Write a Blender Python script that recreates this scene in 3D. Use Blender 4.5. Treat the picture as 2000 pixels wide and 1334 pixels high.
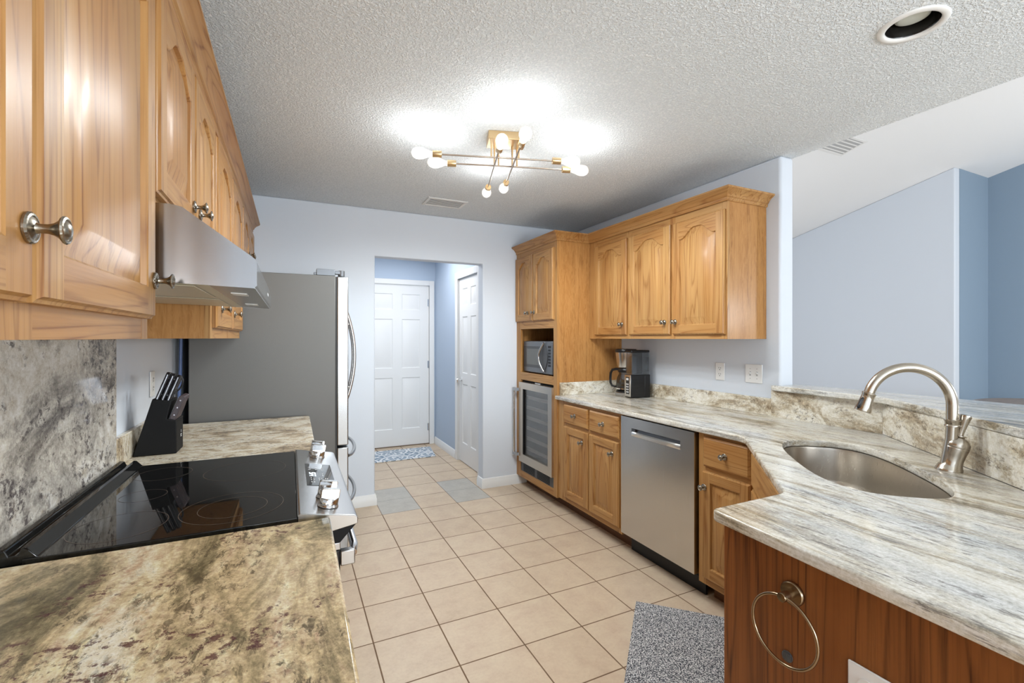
import bpy, bmesh, math, random
from mathutils import Vector, Matrix, Euler
random.seed(7)
for o in list(bpy.data.objects): bpy.data.objects.remove(o)
scene = bpy.context.scene
COL = scene.collection
PI = math.pi

# ------------------------------------------------------------------ camera
EYE = 1.374
cam_d = bpy.data.cameras.new('camera')
cam = bpy.data.objects.new('camera', cam_d); COL.objects.link(cam)
cam.location = (0, 0, EYE)
cam.rotation_euler = (PI/2, 0, -0.44683)
cam_d.sensor_width = 36.0
cam_d.lens = 901.2/2000*36.0
cam_d.shift_y = -(667-660.16)/2000
cam_d.clip_start = 0.02
scene.camera = cam

# ------------------------------------------------------------------ light
scene.view_settings.view_transform = 'Standard'
scene.view_settings.look = 'None'
scene.view_settings.exposure = 0.26
scene.view_settings.gamma = 1.0
world = bpy.data.worlds.new('daylight'); scene.world = world
world.use_nodes = True
wb = world.node_tree.nodes['Background']
wb.inputs[0].default_value = (0.91, 0.96, 1.0, 1)
wb.inputs[1].default_value = 0.6

def area(name, loc, rot, sx, sy, power, color=(1, 1, 1)):
    d = bpy.data.lights.new(name, 'AREA'); d.shape = 'RECTANGLE'
    d.size = sx; d.size_y = sy; d.energy = power; d.color = color
    o = bpy.data.objects.new(name, d); COL.objects.link(o)
    o.location = loc; o.rotation_euler = rot
    return o
def lamp(name, loc, power, color, radius=0.12):
    d = bpy.data.lights.new(name, 'POINT'); d.energy = power; d.color = color; d.shadow_soft_size = radius
    o = bpy.data.objects.new(name, d); COL.objects.link(o); o.location = loc
    return o
area('hall_fill_light', (1.1, 4.9, 2.42), (0, 0, 0), 0.7, 0.7, 15, (0.97, 0.98, 1.0))  # unseen fill light added to brighten the hall
lamp('rear_fill_light', (0.9, -2.0, 1.25), 125, (0.90, 0.96, 1.0), 0.25)  # fill light added behind the camera; no fitting is known there
area('rear_area_fill', (1.75, -3.37, 1.5), (PI/2, 0, 0), 1.7, 1.6, 50, (0.86, 0.94, 1.0))  # area fill added behind the camera, standing in for daylight
lamp('living_room_fill', (3.5, 3.7, 1.3), 27, (0.92, 0.96, 1.0), 0.2)  # fill added out of view behind the right wall to brighten the living room
lamp('living_room_far_fill', (5.6, -1.0, 1.7), 118, (0.91, 0.96, 1.0), 0.25)  # out-of-view fill added for the sloped ceiling and recessed walls
BULB_W, BULB_DOWN = 1.45, 17.0

# ------------------------------------------------------------------ materials
def new_mat(name):
    m = bpy.data.materials.new(name); m.use_nodes = True
    nt = m.node_tree; b = nt.nodes['Principled BSDF']
    return m, nt, b

def simple(name, col, rough=0.5, metal=0.0, spec=0.5, emit=None, es=0.0):
    m, nt, b = new_mat(name)
    b.inputs['Base Color'].default_value = (*col, 1)
    b.inputs['Roughness'].default_value = rough
    b.inputs['Metallic'].default_value = metal
    b.inputs['Specular IOR Level'].default_value = spec
    if emit:
        b.inputs['Emission Color'].default_value = (*emit, 1)
        b.inputs['Emission Strength'].default_value = es
    return m

class NT:
    """small helper for building node chains"""
    def __init__(s, nt): s.nt = nt
    def n(s, typ, **kw):
        nd = s.nt.nodes.new(typ)
        for k, v in kw.items(): setattr(nd, k, v)
        return nd
    def l(s, a, b): s.nt.links.new(a, b)
    def coords(s, scale=(1, 1, 1), rot=(0, 0, 0), rnd=True):
        tc = s.n('ShaderNodeTexCoord'); out = tc.outputs['Object']
        if rnd:
            oi = s.n('ShaderNodeObjectInfo')
            mu = s.n('ShaderNodeMath', operation='MULTIPLY'); mu.inputs[1].default_value = 13.7
            s.l(oi.outputs['Random'], mu.inputs[0])
            ad = s.n('ShaderNodeVectorMath', operation='ADD')
            s.l(out, ad.inputs[0]); s.l(mu.outputs[0], ad.inputs[1]); out = ad.outputs[0]
        mp = s.n('ShaderNodeMapping')
        mp.inputs['Scale'].default_value = scale; mp.inputs['Rotation'].default_value = rot
        s.l(out, mp.inputs[0]); return mp.outputs[0]
    def noise(s, vec, scale, detail=4, rough=0.5, dist=0.0):
        nd = s.n('ShaderNodeTexNoise')
        nd.inputs['Scale'].default_value = scale; nd.inputs['Detail'].default_value = detail
        nd.inputs['Roughness'].default_value = rough; nd.inputs['Distortion'].default_value = dist
        if vec: s.l(vec, nd.inputs['Vector'])
        return nd.outputs[0]
    def ramp(s, fac, stops, interp='LINEAR'):
        r = s.n('ShaderNodeValToRGB'); cr = r.color_ramp; cr.interpolation = interp
        while len(cr.elements) < len(stops): cr.elements.new(0.5)
        for e, (p, c) in zip(cr.elements, stops):
            e.position = p; e.color = (*c, 1) if len(c) == 3 else c
        s.l(fac, r.inputs[0]); return r.outputs[0]
    def mix(s, fac, a, b, mode='MIX'):
        m = s.n('ShaderNodeMix', data_type='RGBA', blend_type=mode)
        for i, v in ((0, fac), (6, a), (7, b)):
            if isinstance(v, (int, float)): m.inputs[i].default_value = v
            elif isinstance(v, tuple): m.inputs[i].default_value = (*v, 1)
            else: s.l(v, m.inputs[i])
        return m.outputs[2]
    def math(s, op, a, b=0.0):
        m = s.n('ShaderNodeMath', operation=op)
        for i, v in ((0, a), (1, b)):
            if isinstance(v, (int, float)): m.inputs[i].default_value = v
            else: s.l(v, m.inputs[i])
        return m.outputs[0]
    def bump(s, h, strength, dist, bsdf):
        b = s.n('ShaderNodeBump'); b.inputs['Strength'].default_value = strength
        b.inputs['Distance'].default_value = dist
        s.l(h, b.inputs['Height']); s.l(b.outputs[0], bsdf.inputs['Normal'])

G3 = lambda v: (v, v, v)

def oak(name, axis, light, mid, dark, rough=0.36, ring=11.0, veneer=False, coat=0.07):
    """oak with the grain along axis (0 x, 1 y, 2 z) of the object"""
    m, nt, b = new_mat(name); t = NT(nt)
    def sc(a, c):
        v = [a, a, a]; v[axis] = c; return tuple(v)
    v1 = t.coords(sc(6.5, 0.42))
    big = t.noise(v1, 1.5, 2, 0.4, 0.5)
    rings = t.math('FRACT', t.math('MULTIPLY', big, ring))
    ringc = t.ramp(rings, [(0.0, G3(0.25)), (0.05, G3(0.0)), (0.15, G3(0.7)), (0.45, G3(1.0)), (0.90, G3(0.95)), (1.0, G3(0.25))])
    v2 = t.coords(sc(170, 3.5))
    fine = t.noise(v2, 1.0, 3, 0.6)
    pores = t.ramp(fine, [(0.38, G3(0.0)), (0.50, G3(1.0))])
    v2b = t.coords(sc(52, 1.6))
    fib = t.ramp(t.noise(v2b, 1.0, 3, 0.6, 0.6), [(0.36, G3(0)), (0.60, G3(1))])
    v3 = t.coords(sc(9, 1.1))
    tone = t.noise(v3, 1.0, 3, 0.6)
    base = t.mix(t.ramp(tone, [(0.3, G3(0)), (0.72, G3(1))]), light, mid)
    base = t.mix(t.math('MULTIPLY', t.math('SUBTRACT', 1.0, fib), 0.45), base, mid)
    c1 = t.mix(t.math('MULTIPLY', t.math('SUBTRACT', 1.0, ringc), 0.50 if not veneer else 0.3), base, dark)
    c2 = t.mix(t.math('MULTIPLY', t.math('SUBTRACT', 1.0, pores), t.math('ADD', 0.16, t.math('MULTIPLY', t.math('SUBTRACT', 1.0, ringc), 0.55))), c1, dark)
    if veneer:
        v4 = t.coords(sc(55, 9.0))
        fl = t.ramp(t.noise(v4, 1.0, 3, 0.7, 1.5), [(0.42, G3(0)), (0.6, G3(1))])
        c2 = t.mix(t.math('MULTIPLY', fl, 0.6), c2, light)
    t.l(c2, b.inputs['Base Color'])
    b.inputs['Roughness'].default_value = rough
    b.inputs['Specular IOR Level'].default_value = 0.24
    b.inputs['Coat Weight'].default_value = coat; b.inputs['Coat Roughness'].default_value = 0.16
    t.bump(fine, 0.12, 0.002, b)
    return m

OL, OM, OD = (0.485, 0.283, 0.108), (0.385, 0.182, 0.056), (0.19, 0.064, 0.013)
M = {}
M['oak_z'] = oak('oak_vertical', 2, OL, OM, OD)
M['oak_x'] = oak('oak_horizontal', 0, OL, OM, OD)
M['oak_ven'] = oak('oak_veneer', 2, (0.49, 0.25, 0.083), (0.35, 0.150, 0.040), (0.17, 0.06, 0.015), ring=4.0, veneer=True)
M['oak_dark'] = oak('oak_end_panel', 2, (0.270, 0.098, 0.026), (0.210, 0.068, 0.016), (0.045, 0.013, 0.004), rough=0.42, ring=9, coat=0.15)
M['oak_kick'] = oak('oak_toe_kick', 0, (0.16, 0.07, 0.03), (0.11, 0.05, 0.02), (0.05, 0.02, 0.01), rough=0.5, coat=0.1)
M['oak_in'] = oak('oak_inside', 2, (0.36, 0.18, 0.065), (0.28, 0.13, 0.04), (0.14, 0.05, 0.015), ring=4, veneer=True)

def granite(name, stops, dark, streak=(1, 1, 1), rot=(0, 0, 0), scale=3.0, speck=None, cool=None, mott=0.6, mins=0.6, rough=0.12):
    m, nt, b = new_mat(name); t = NT(nt)
    v = t.coords(streak, rot); iso = t.coords((1, 1, 1))
    base = t.ramp(t.noise(v, scale, 12, 0.70, 0.7), stops)
    if cool:
        cg = t.ramp(t.noise(t.coords(streak, rot), scale*0.6, 4, 0.6, 0.4), [(0.46, G3(0)), (0.62, G3(1))])
        base = t.mix(t.math('MULTIPLY', cg, 0.75), base, cool)
    mo = t.noise(t.coords(tuple(1+(q-1)*0.6 for q in streak), rot), scale*7, 5, 0.72, 0.3)
    c = t.mix(mott, base, t.ramp(mo, [(0.30, G3(0.22)), (0.45, G3(0.46)), (0.55, G3(0.56)), (0.70, G3(0.80))]), 'OVERLAY')
    g = t.noise(iso, 130, 3, 0.75)
    c = t.mix(0.55, c, t.ramp(g, [(0.3, G3(0.26)), (0.5, G3(0.5)), (0.7, G3(0.78))]), 'OVERLAY')
    # dark mineral clusters strung along the flow
    k = t.ramp(t.noise(t.coords(streak, rot), scale*9, 6, 0.78, 0.5), [(0.515, G3(0)), (0.575, G3(1))])
    gate = t.ramp(t.noise(t.coords(streak, rot), scale*0.9, 5, 0.65, 0.8), [(0.47, G3(0)), (0.56, G3(1)), (0.66, G3(0.2))])
    c = t.mix(t.math('MULTIPLY', t.math('MULTIPLY', k, gate), mins), c, dark)
    if speck:
        sp = t.ramp(t.noise(iso, 42, 5, 0.75), [(0.53, G3(0)), (0.59, G3(1))])
        sg = t.ramp(t.noise(t.coords((1, 1, 1)), 4.2, 4, 0.6), [(0.51, G3(0)), (0.56, G3(1))])
        c = t.mix(t.math('MULTIPLY', t.math('MULTIPLY', sp, sg), 0.85), c, speck)
    t.l(c, b.inputs['Base Color'])
    b.inputs['Roughness'].default_value = rough
    return m

M['gran_r'] = granite('granite_streaked', [(0.35, (0.17, 0.14, 0.095)), (0.42, (0.37, 0.315, 0.225)), (0.475, (0.57, 0.525, 0.435)), (0.54, (0.72, 0.685, 0.605)), (0.66, (0.64, 0.60, 0.51))],
                      (0.11, 0.095, 0.085), streak=(5.2, 1.0, 10.0), rot=(0, 0, math.radians(-14)), scale=2.2, cool=(0.50, 0.505, 0.50), mott=0.55, mins=0.85)
M['gran_b'] = granite('granite_backsplash', [(0.35, (0.24, 0.18, 0.115)), (0.43, (0.44, 0.365, 0.26)), (0.48, (0.60, 0.54, 0.43)), (0.54, (0.74, 0.70, 0.61)), (0.68, (0.70, 0.66, 0.57))],
                      (0.12, 0.09, 0.07), streak=(1, 1, 1.6), rot=(0.5, 0.4, 0), scale=4.6, mott=0.6, mins=0.8)
M['gran_g'] = granite('granite_gold', [(0.35, (0.13, 0.105, 0.055)), (0.42, (0.29, 0.225, 0.125)), (0.475, (0.50, 0.375, 0.215)), (0.54, (0.62, 0.485, 0.305)), (0.66, (0.75, 0.67, 0.52))],
                      (0.085, 0.065, 0.04), streak=(2.0, 0.9, 1), rot=(0, 0, math.radians(38)), scale=3.0, speck=(0.085, 0.025, 0.032), mott=0.75, mins=0.9)
M['gran_f'] = granite('granite_far', [(0.35, (0.24, 0.175, 0.11)), (0.42, (0.43, 0.34, 0.225)), (0.475, (0.60, 0.51, 0.38)), (0.54, (0.73, 0.66, 0.53)), (0.68, (0.74, 0.69, 0.59))],
                      (0.11, 0.07, 0.055), streak=(1.0, 1.5, 1), rot=(0, 0, 0.5), scale=5.5, mott=0.65, mins=0.9)
M['gran_s'] = granite('granite_slab', [(0.35, (0.17, 0.15, 0.135)), (0.42, (0.33, 0.30, 0.265)), (0.475, (0.48, 0.44, 0.385)), (0.54, (0.62, 0.57, 0.50)), (0.66, (0.70, 0.66, 0.60))],
                      (0.055, 0.043, 0.045), streak=(1, 1.15, 1.5), rot=(math.radians(-35), 0, 0), scale=3.2, speck=(0.06, 0.045, 0.05), mott=0.7, mins=0.9)


def paint(name, col, rough=0.6, bs=0.12, scale=160):
    m, nt, b = new_mat(name); t = NT(nt)
    b.inputs['Base Color'].default_value = (*col, 1); b.inputs['Roughness'].default_value = rough
    b.inputs['Specular IOR Level'].default_value = 0.3
    t.bump(t.noise(t.coords(rnd=False), scale, 3, 0.6), bs, 0.002, b)
    return m
M['wall'] = paint('wall_paint', (0.66, 0.705, 0.77))
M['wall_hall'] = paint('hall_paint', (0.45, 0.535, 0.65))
M['wall_shaded'] = paint('shaded_wall_paint', (0.25, 0.33, 0.42))  # shade of the recessed walls put into a darker, bluer wall colour
M['white'] = paint('white_trim_paint', (0.78, 0.78, 0.77), 0.35, 0.03)
M['vault'] = paint('vault_paint', (0.84, 0.85, 0.86), 0.9, 0.35, 90)
def popcorn():
    m, nt, b = new_mat('popcorn_ceiling'); t = NT(nt)
    v = t.coords(rnd=False)
    n1 = t.noise(v, 105, 3, 0.55, 0.6)
    n2 = t.noise(v, 230, 2, 0.5)
    h = t.math('ADD', t.ramp(n1, [(0.42, G3(0)), (0.62, G3(1))]), t.math('MULTIPLY', n2, 0.5))
    t.l(t.ramp(n1, [(0.38, (0.74, 0.79, 0.83)), (0.62, (0.885, 0.925, 0.955))]), b.inputs['Base Color'])
    b.inputs['Roughness'].default_value = 0.85
    t.bump(h, 0.8, 0.005, b)
    return m
M['ceil'] = popcorn()

def tile(name, c1, c2, grout):
    m, nt, b = new_mat(name); t = NT(nt)
    tc = t.n('ShaderNodeTexCoord'); mp = t.n('ShaderNodeMapping')
    mp.inputs['Location'].default_value = (-0.640+0.305*20, -3.364+0.305*20, 0)
    t.l(tc.outputs['Object'], mp.inputs[0])
    br = t.n('ShaderNodeTexBrick'); br.offset = 0.0; br.squash = 1.0
    br.inputs['Scale'].default_value = 1.0
    br.inputs['Brick Width'].default_value = 0.305; br.inputs['Row Height'].default_value = 0.305
    br.inputs['Mortar Size'].default_value = 0.0034; br.inputs['Mortar Smooth'].default_value = 0.2
    br.inputs['Color1'].default_value = (*c1, 1); br.inputs['Color2'].default_value = (*c2, 1)
    br.inputs['Mortar'].default_value = (*grout, 1)
    t.l(mp.outputs[0], br.inputs['Vector'])
    n = t.noise(tc.outputs['Object'], 9, 6, 0.65, 0.3)
    n2 = t.noise(tc.outputs['Object'], 60, 3, 0.7)
    c = t.mix(0.35, br.outputs[0], t.ramp(n, [(0.32, G3(0.34)), (0.5, G3(0.5)), (0.7, G3(0.64))]), 'OVERLAY')
    c = t.mix(0.18, c, t.ramp(n2, [(0.3, G3(0.3)), (0.5, G3(0.5)), (0.65, G3(0.6))]), 'OVERLAY')
    t.l(c, b.inputs['Base Color'])
    t.l(t.ramp(br.outputs[1], [(0, G3(0.38)), (1, G3(0.85))]), b.inputs['Roughness'])
    t.bump(t.math('SUBTRACT', t.math('MULTIPLY', n2, 0.12), br.outputs[1]), 0.5, 0.002, b)
    return m
M['tile'] = tile('floor_tile', (0.60, 0.475, 0.345), (0.56, 0.435, 0.31), (0.17, 0.10, 0.055))
M['tile_grey'] = tile('grey_floor_tile', (0.45, 0.425, 0.38), (0.43, 0.405, 0.36), (0.34, 0.33, 0.30))

def steel(name, col, rough, axis=2, amt=0.035):
    m, nt, b = new_mat(name); t = NT(nt)
    v = [700, 700, 700]; v[axis] = 2.0
    n = t.noise(t.coords(tuple(v)), 1.0, 2, 0.6)
    b.inputs['Metallic'].default_value = 1.0
    b.inputs['Base Color'].default_value = (*col, 1)
    t.l(t.ramp(n, [(0.25, G3(max(0.02, rough-amt))), (0.75, G3(rough+amt))]), b.inputs['Roughness'])
    return m
M['steel'] = simple('satin_steel', (0.47, 0.47, 0.47), 0.27, 1.0)
M['steel_f'] = simple('fridge_steel', (0.40, 0.41, 0.42), 0.22, 1.0)
M['steel_v'] = steel('brushed_steel_vertical', (0.58, 0.565, 0.545), 0.24, 2)
M['steel_x'] = steel('brushed_steel_x', (0.36, 0.35, 0.345), 0.17, 0, 0.02)
M['steel_sink'] = steel('brushed_sink_steel', (0.50, 0.455, 0.395), 0.30, 2)
M['chrome'] = simple('polished_metal', (0.72, 0.72, 0.72), 0.10, 1.0)
M['nickel'] = simple('antique_nickel', (0.31, 0.275, 0.225), 0.27, 1.0)
M['nickel_b'] = steel('brushed_nickel', (0.52, 0.47, 0.40), 0.22, 2, 0.06)
M['bronze'] = simple('aged_bronze', (0.34, 0.26, 0.17), 0.25, 1.0)
M['brass'] = simple('brushed_brass', (0.66, 0.48, 0.27), 0.32, 1.0)
M['rod'] = simple('satin_rod', (0.40, 0.33, 0.27), 0.28, 1.0)
M['fridge'] = paint('textured_grey_steel', (0.135, 0.132, 0.125), 0.42, 0.25, 420)
M['fridge'].node_tree.nodes['Principled BSDF'].inputs['Metallic'].default_value = 0.35
M['black'] = simple('black_plastic', (0.008, 0.008, 0.009), 0.32, spec=0.35)
M['blackm'] = simple('matte_black', (0.006, 0.006, 0.0065), 0.6, spec=0.2)
M['bglass'] = simple('black_glass', (0.006, 0.006, 0.006), 0.03)
M['bglass2'] = simple('tinted_glass_panel', (0.05, 0.052, 0.055), 0.05)
M['dgrey'] = simple('dark_grey_plastic', (0.06, 0.063, 0.068), 0.35)
M['mw'] = simple('grey_metallic_plastic', (0.17, 0.18, 0.195), 0.3, 0.6)
M['mwwin'] = simple('microwave_window', (0.13, 0.135, 0.13), 0.3)
M['ring'] = simple('burner_marking', (0.10, 0.075, 0.06), 0.25)
M['plate'] = simple('white_plastic', (0.80, 0.80, 0.79), 0.3)
M['slot'] = simple('outlet_slot', (0.05, 0.05, 0.05), 0.5)
M['slot2'] = simple('switch_shadow', (0.42, 0.42, 0.42), 0.5)
M['cream_metal'] = simple('painted_cream_metal', (0.62, 0.57, 0.45), 0.35, 0.3)
M['led'] = simple('display_digits', (0.8, 0.9, 1.0), 0.4, emit=(0.75, 0.88, 1.0), es=2.5)
M['mark'] = simple('printed_mark', (0.62, 0.62, 0.62), 0.5)
M['cable'] = simple('blue_cord', (0.05, 0.09, 0.22), 0.4)
M['handle_blk'] = simple('knife_handle', (0.010, 0.010, 0.012), 0.28)
M['handle_brn'] = simple('steak_knife_handle', (0.055, 0.040, 0.045), 0.35)
M['blade'] = simple('knife_steel', (0.55, 0.57, 0.62), 0.22, 1.0)
M['gasket'] = simple('dark_gasket', (0.03, 0.03, 0.03), 0.6)
M['steel_w'] = steel('warm_brushed_steel', (0.60, 0.54, 0.46), 0.34, 2)
M['lip'] = simple('pale_satin_steel', (0.78, 0.77, 0.74), 0.36, 1.0)
M['pocket'] = simple('dark_pocket_steel', (0.16, 0.16, 0.165), 0.3, 1.0)
M['rackm'] = simple('beech_rack_front', (0.55, 0.50, 0.42), 0.4)
M['table'] = oak('table_wood', 0, (0.32, 0.25, 0.20), (0.25, 0.19, 0.15), (0.12, 0.09, 0.07), rough=0.4, coat=0.1)
M['bulb_core'] = simple('glowing_filament', (1, 1, 1), 0.5, emit=(1.0, 0.95, 0.87), es=14)
M['baffle'] = simple('black_baffle', (0.012, 0.011, 0.010), 0.22)
M['lens'] = simple('frosted_bulb', (0.60, 0.64, 0.60), 0.4)

def clear_glass(name, tint, gl=0.10, emit=None, es=0.0, fac=None):
    m = bpy.data.materials.new(name); m.use_nodes = True; nt = m.node_tree
    for n in list(nt.nodes): nt.nodes.remove(n)
    t = NT(nt)
    out = t.n('ShaderNodeOutputMaterial'); tr = t.n('ShaderNodeBsdfTransparent'); g = t.n('ShaderNodeBsdfGlossy')
    tr.inputs[0].default_value = (*tint, 1); g.inputs['Roughness'].default_value = 0.03
    mx = t.n('ShaderNodeMixShader')
    lw = t.n('ShaderNodeLayerWeight'); lw.inputs[0].default_value = 0.35
    f = t.math('ADD', t.math('MULTIPLY', lw.outputs['Fresnel'], 0.6), gl*0.5)
    t.l(f, mx.inputs[0]); t.l(tr.outputs[0], mx.inputs[1]); t.l(g.outputs[0], mx.inputs[2])
    last = mx.outputs[0]
    if emit:
        em = t.n('ShaderNodeEmission'); em.inputs[0].default_value = (*emit, 1); em.inputs[1].default_value = es
        ad = t.n('ShaderNodeAddShader'); t.l(last, ad.inputs[0]); t.l(em.outputs[0], ad.inputs[1]); last = ad.outputs[0]
    t.l(last, out.inputs[0])
    return m
M['bulb'] = clear_glass('lit_bulb_glass', (0.95, 0.95, 0.93), emit=(1.0, 0.97, 0.92), es=0.30)
M['pot'] = clear_glass('carafe_glass', (0.50, 0.49, 0.48), 0.12)
M['glass'] = clear_glass('clear_glass', (0.80, 0.83, 0.85))
M['smoke'] = clear_glass('smoked_glass', (0.86, 0.88, 0.90), 0.06)
M['cglass'] = clear_glass('cooler_glass', (0.86, 0.86, 0.86), 0.04)

# ------------------------------------------------------------------ mesh builder
class MB:
    def __init__(s): s.v = []; s.f = []; s.m = []
    def add(s, verts, faces, m=0):
        o = len(s.v); s.v += [tuple(p) for p in verts]
        for f in faces: s.f.append(tuple(i+o for i in f)); s.m.append(m)
        return s
    def box(s, x0, x1, y0, y1, z0, z1, m=0):
        v = [(x0, y0, z0), (x1, y0, z0), (x1, y1, z0), (x0, y1, z0), (x0, y0, z1), (x1, y0, z1), (x1, y1, z1), (x0, y1, z1)]
        return s.add(v, [(0, 3, 2, 1), (4, 5, 6, 7), (0, 1, 5, 4), (1, 2, 6, 5), (2, 3, 7, 6), (3, 0, 4, 7)], m)
    def prism(s, poly, axis, a0, a1, m=0):
        n = len(poly)
        def P(p, a): return {'z': (p[0], p[1], a), 'y': (p[0], a, p[1]), 'x': (a, p[0], p[1])}[axis]
        v = [P(p, a0) for p in poly]+[P(p, a1) for p in poly]
        f = [tuple(range(n-1, -1, -1)), tuple(range(n, 2*n))]+[(i, (i+1) % n, n+(i+1) % n, n+i) for i in range(n)]
        return s.add(v, f, m)
    def lathe(s, prof, org=(0, 0, 0), axis=(0, 0, 1), seg=32, m=0, mod=None, cap=True):
        a = Vector(axis).normalized(); org = Vector(org)
        u = a.orthogonal().normalized(); w = a.cross(u)
        v = []; f = []; n = len(prof)
        for k, (r, h) in enumerate(prof):
            for i in range(seg):
                th = 2*PI*i/seg; rr = r
                if mod and k in mod: rr = r*(1+mod[k][0]*math.cos(mod[k][1]*th))
                v.append(org+a*h+(u*math.cos(th)+w*math.sin(th))*rr)
        for k in range(n-1):
            for i in range(seg):
                j = (i+1) % seg
                f.append((k*seg+i, k*seg+j, (k+1)*seg+j, (k+1)*seg+i))
        if cap:
            f.append(tuple(range(seg-1, -1, -1))); f.append(tuple(range((n-1)*seg, n*seg)))
        return s.add(v, f, m)
    def tube(s, pts, rad, seg=12, m=0, closed=False, flat=1.0, up=None):
        pts = [Vector(p) for p in pts]; n = len(pts)
        if not isinstance(rad, (list, tuple)): rad = [rad]*n
        v = []; f = []; prev = None
        for k in range(n):
            if closed: d = pts[(k+1) % n]-pts[k-1]
            else: d = pts[min(k+1, n-1)]-pts[max(k-1, 0)]
            d.normalize()
            if prev is None:
                u = Vector(up) if up else d.orthogonal()
                u = (u-d*u.dot(d)).normalized()
            else: u = (prev-d*prev.dot(d)).normalized()
            prev = u; w = d.cross(u)
            for i in range(seg):
                th = 2*PI*i/seg
                v.append(pts[k]+(u*math.cos(th)+w*math.sin(th)*flat)*rad[k])
        rng = n if closed else n-1
        for k in range(rng):
            k2 = (k+1) % n
            for i in range(seg):
                j = (i+1) % seg
                f.append((k*seg+i, k*seg+j, k2*seg+j, k2*seg+i))
        if not closed:
            f.append(tuple(range(seg-1, -1, -1))); f.append(tuple(range((n-1)*seg, n*seg)))
        return s.add(v, f, m)
    def loops(s, loops, mats, close=True):
        """quads between successive closed loops of equal length; last loop is filled"""
        n = len(loops[0]); o = len(s.v)
        for L in loops: s.v += [tuple(p) for p in L]
        for k in range(len(loops)-1):
            for i in range(n):
                j = (i+1) % n
                s.f.append((o+k*n+i, o+k*n+j, o+(k+1)*n+j, o+(k+1)*n+i)); s.m.append(mats[k])
        if close:
            b = o+(len(loops)-1)*n
            s.f.append(tuple(range(b, b+n))); s.m.append(mats[-1])
        return s
    def build(s, name, mats, parent=None, bevel=0.0, seg=2, ang=35, loc=None, rot=None):
        me = bpy.data.meshes.new(name)
        me.from_pydata(s.v, [], s.f)
        if not isinstance(mats, (list, tuple)): mats = [mats]
        for m in mats: me.materials.append(m)
        for p, mi in zip(me.polygons, s.m): p.material_index = mi
        bm = bmesh.new(); bm.from_mesh(me)
        bmesh.ops.recalc_face_normals(bm, faces=bm.faces)
        bm.to_mesh(me); bm.free()
        for p in me.polygons: p.use_smooth = True
        me.set_sharp_from_angle(angle=math.radians(ang))
        o = bpy.data.objects.new(name, me); COL.objects.link(o)
        if parent: o.parent = parent
        if loc: o.location = loc
        if rot: o.rotation_euler = rot
        if bevel:
            md = o.modifiers.new('bevel', 'BEVEL'); md.width = bevel; md.segments = seg
            md.limit_method = 'ANGLE'; md.angle_limit = math.radians(40)
        return o

def tag(o, label=None, cat=None, group=None, kind=None):
    if label: o['label'] = label
    if cat: o['category'] = cat
    if group: o['group'] = group
    if kind: o['kind'] = kind
    return o
def thing(name, label, cat, loc=(0, 0, 0), rz=0.0, group=None):
    o = bpy.data.objects.new(name, None); COL.objects.link(o)
    o.empty_display_size = 0.05
    o.location = loc; o.rotation_euler = (0, 0, rz)
    return tag(o, label, cat, group)
def struct(name, mb, mats, bevel=0.0, **k):
    return tag(mb.build(name, mats, None, bevel, **k), kind='structure')
def dup(root, loc=None, rot=None, label=None, group=None, parent=None):
    c = root.copy(); COL.objects.link(c)
    if parent: c.parent = parent
    if loc is not None: c.location = loc
    if rot is not None: c.rotation_euler = rot
    if label: c['label'] = label
    if group: c['group'] = group
    for ch in list(root.children): dup(ch, parent=c)
    return c

def slab(name, outer, holes, z0, z1, mat, parent=None, bev=0.004, loc=(0, 0, 0)):
    """flat slab of any outline with holes, edges eased"""
    cu = bpy.data.curves.new(name+'_outline', 'CURVE'); cu.dimensions = '2D'; cu.fill_mode = 'BOTH'
    for pl in [outer]+holes:
        sp = cu.splines.new('POLY'); sp.points.add(len(pl)-1)
        for p, q in zip(sp.points, pl): p.co = (q[0], q[1], 0, 1)
        sp.use_cyclic_u = True
    cu.extrude = (z1-z0)/2-bev; cu.bevel_depth = bev; cu.bevel_resolution = 2; cu.offset = -bev
    tmp = bpy.data.objects.new('tmp_outline', cu); COL.objects.link(tmp)
    dg = bpy.context.evaluated_depsgraph_get(); dg.update()
    me = bpy.data.meshes.new_from_object(tmp.evaluated_get(dg))
    bpy.data.objects.remove(tmp); bpy.data.curves.remove(cu)
    me.transform(Matrix.Translation((0, 0, (z0+z1)/2)))
    me.materials.clear(); me.materials.append(mat)
    for p in me.polygons: p.material_index = 0; p.use_smooth = True
    me.set_sharp_from_angle(angle=math.radians(35))
    me.name = name
    o = bpy.data.objects.new(name, me); COL.objects.link(o); o.location = loc
    if parent: o.parent = parent
    return o

def sm(a, b, x):
    t = max(0.0, min(1.0, (x-a)/(b-a))); return t*t*(3-2*t)

# ------------------------------------------------------------------ room shell
XL, XR, YB, ZC = -0.575, 2.575, 3.915, 2.44
T = 0.305
def floor_mesh():
    b = MB()
    xs = [-0.8, 0.640, 0.945, 1.250, 1.555, 8.0]; ys = [-3.4, 3.669, 4.279, 6.2]
    for i in range(5):
        for j in range(3):
            m = 1 if (j == 1 and i in (1, 3)) else 0
            b.add([(xs[i], ys[j], 0), (xs[i+1], ys[j], 0), (xs[i+1], ys[j+1], 0), (xs[i], ys[j+1], 0)], [(0, 1, 2, 3)], m)
    b.box(-0.8, 8.0, -3.4, 6.2, -0.08, -0.002, 0)
    return b
struct('floor', floor_mesh(), [M['tile'], M['tile_grey']])

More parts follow.
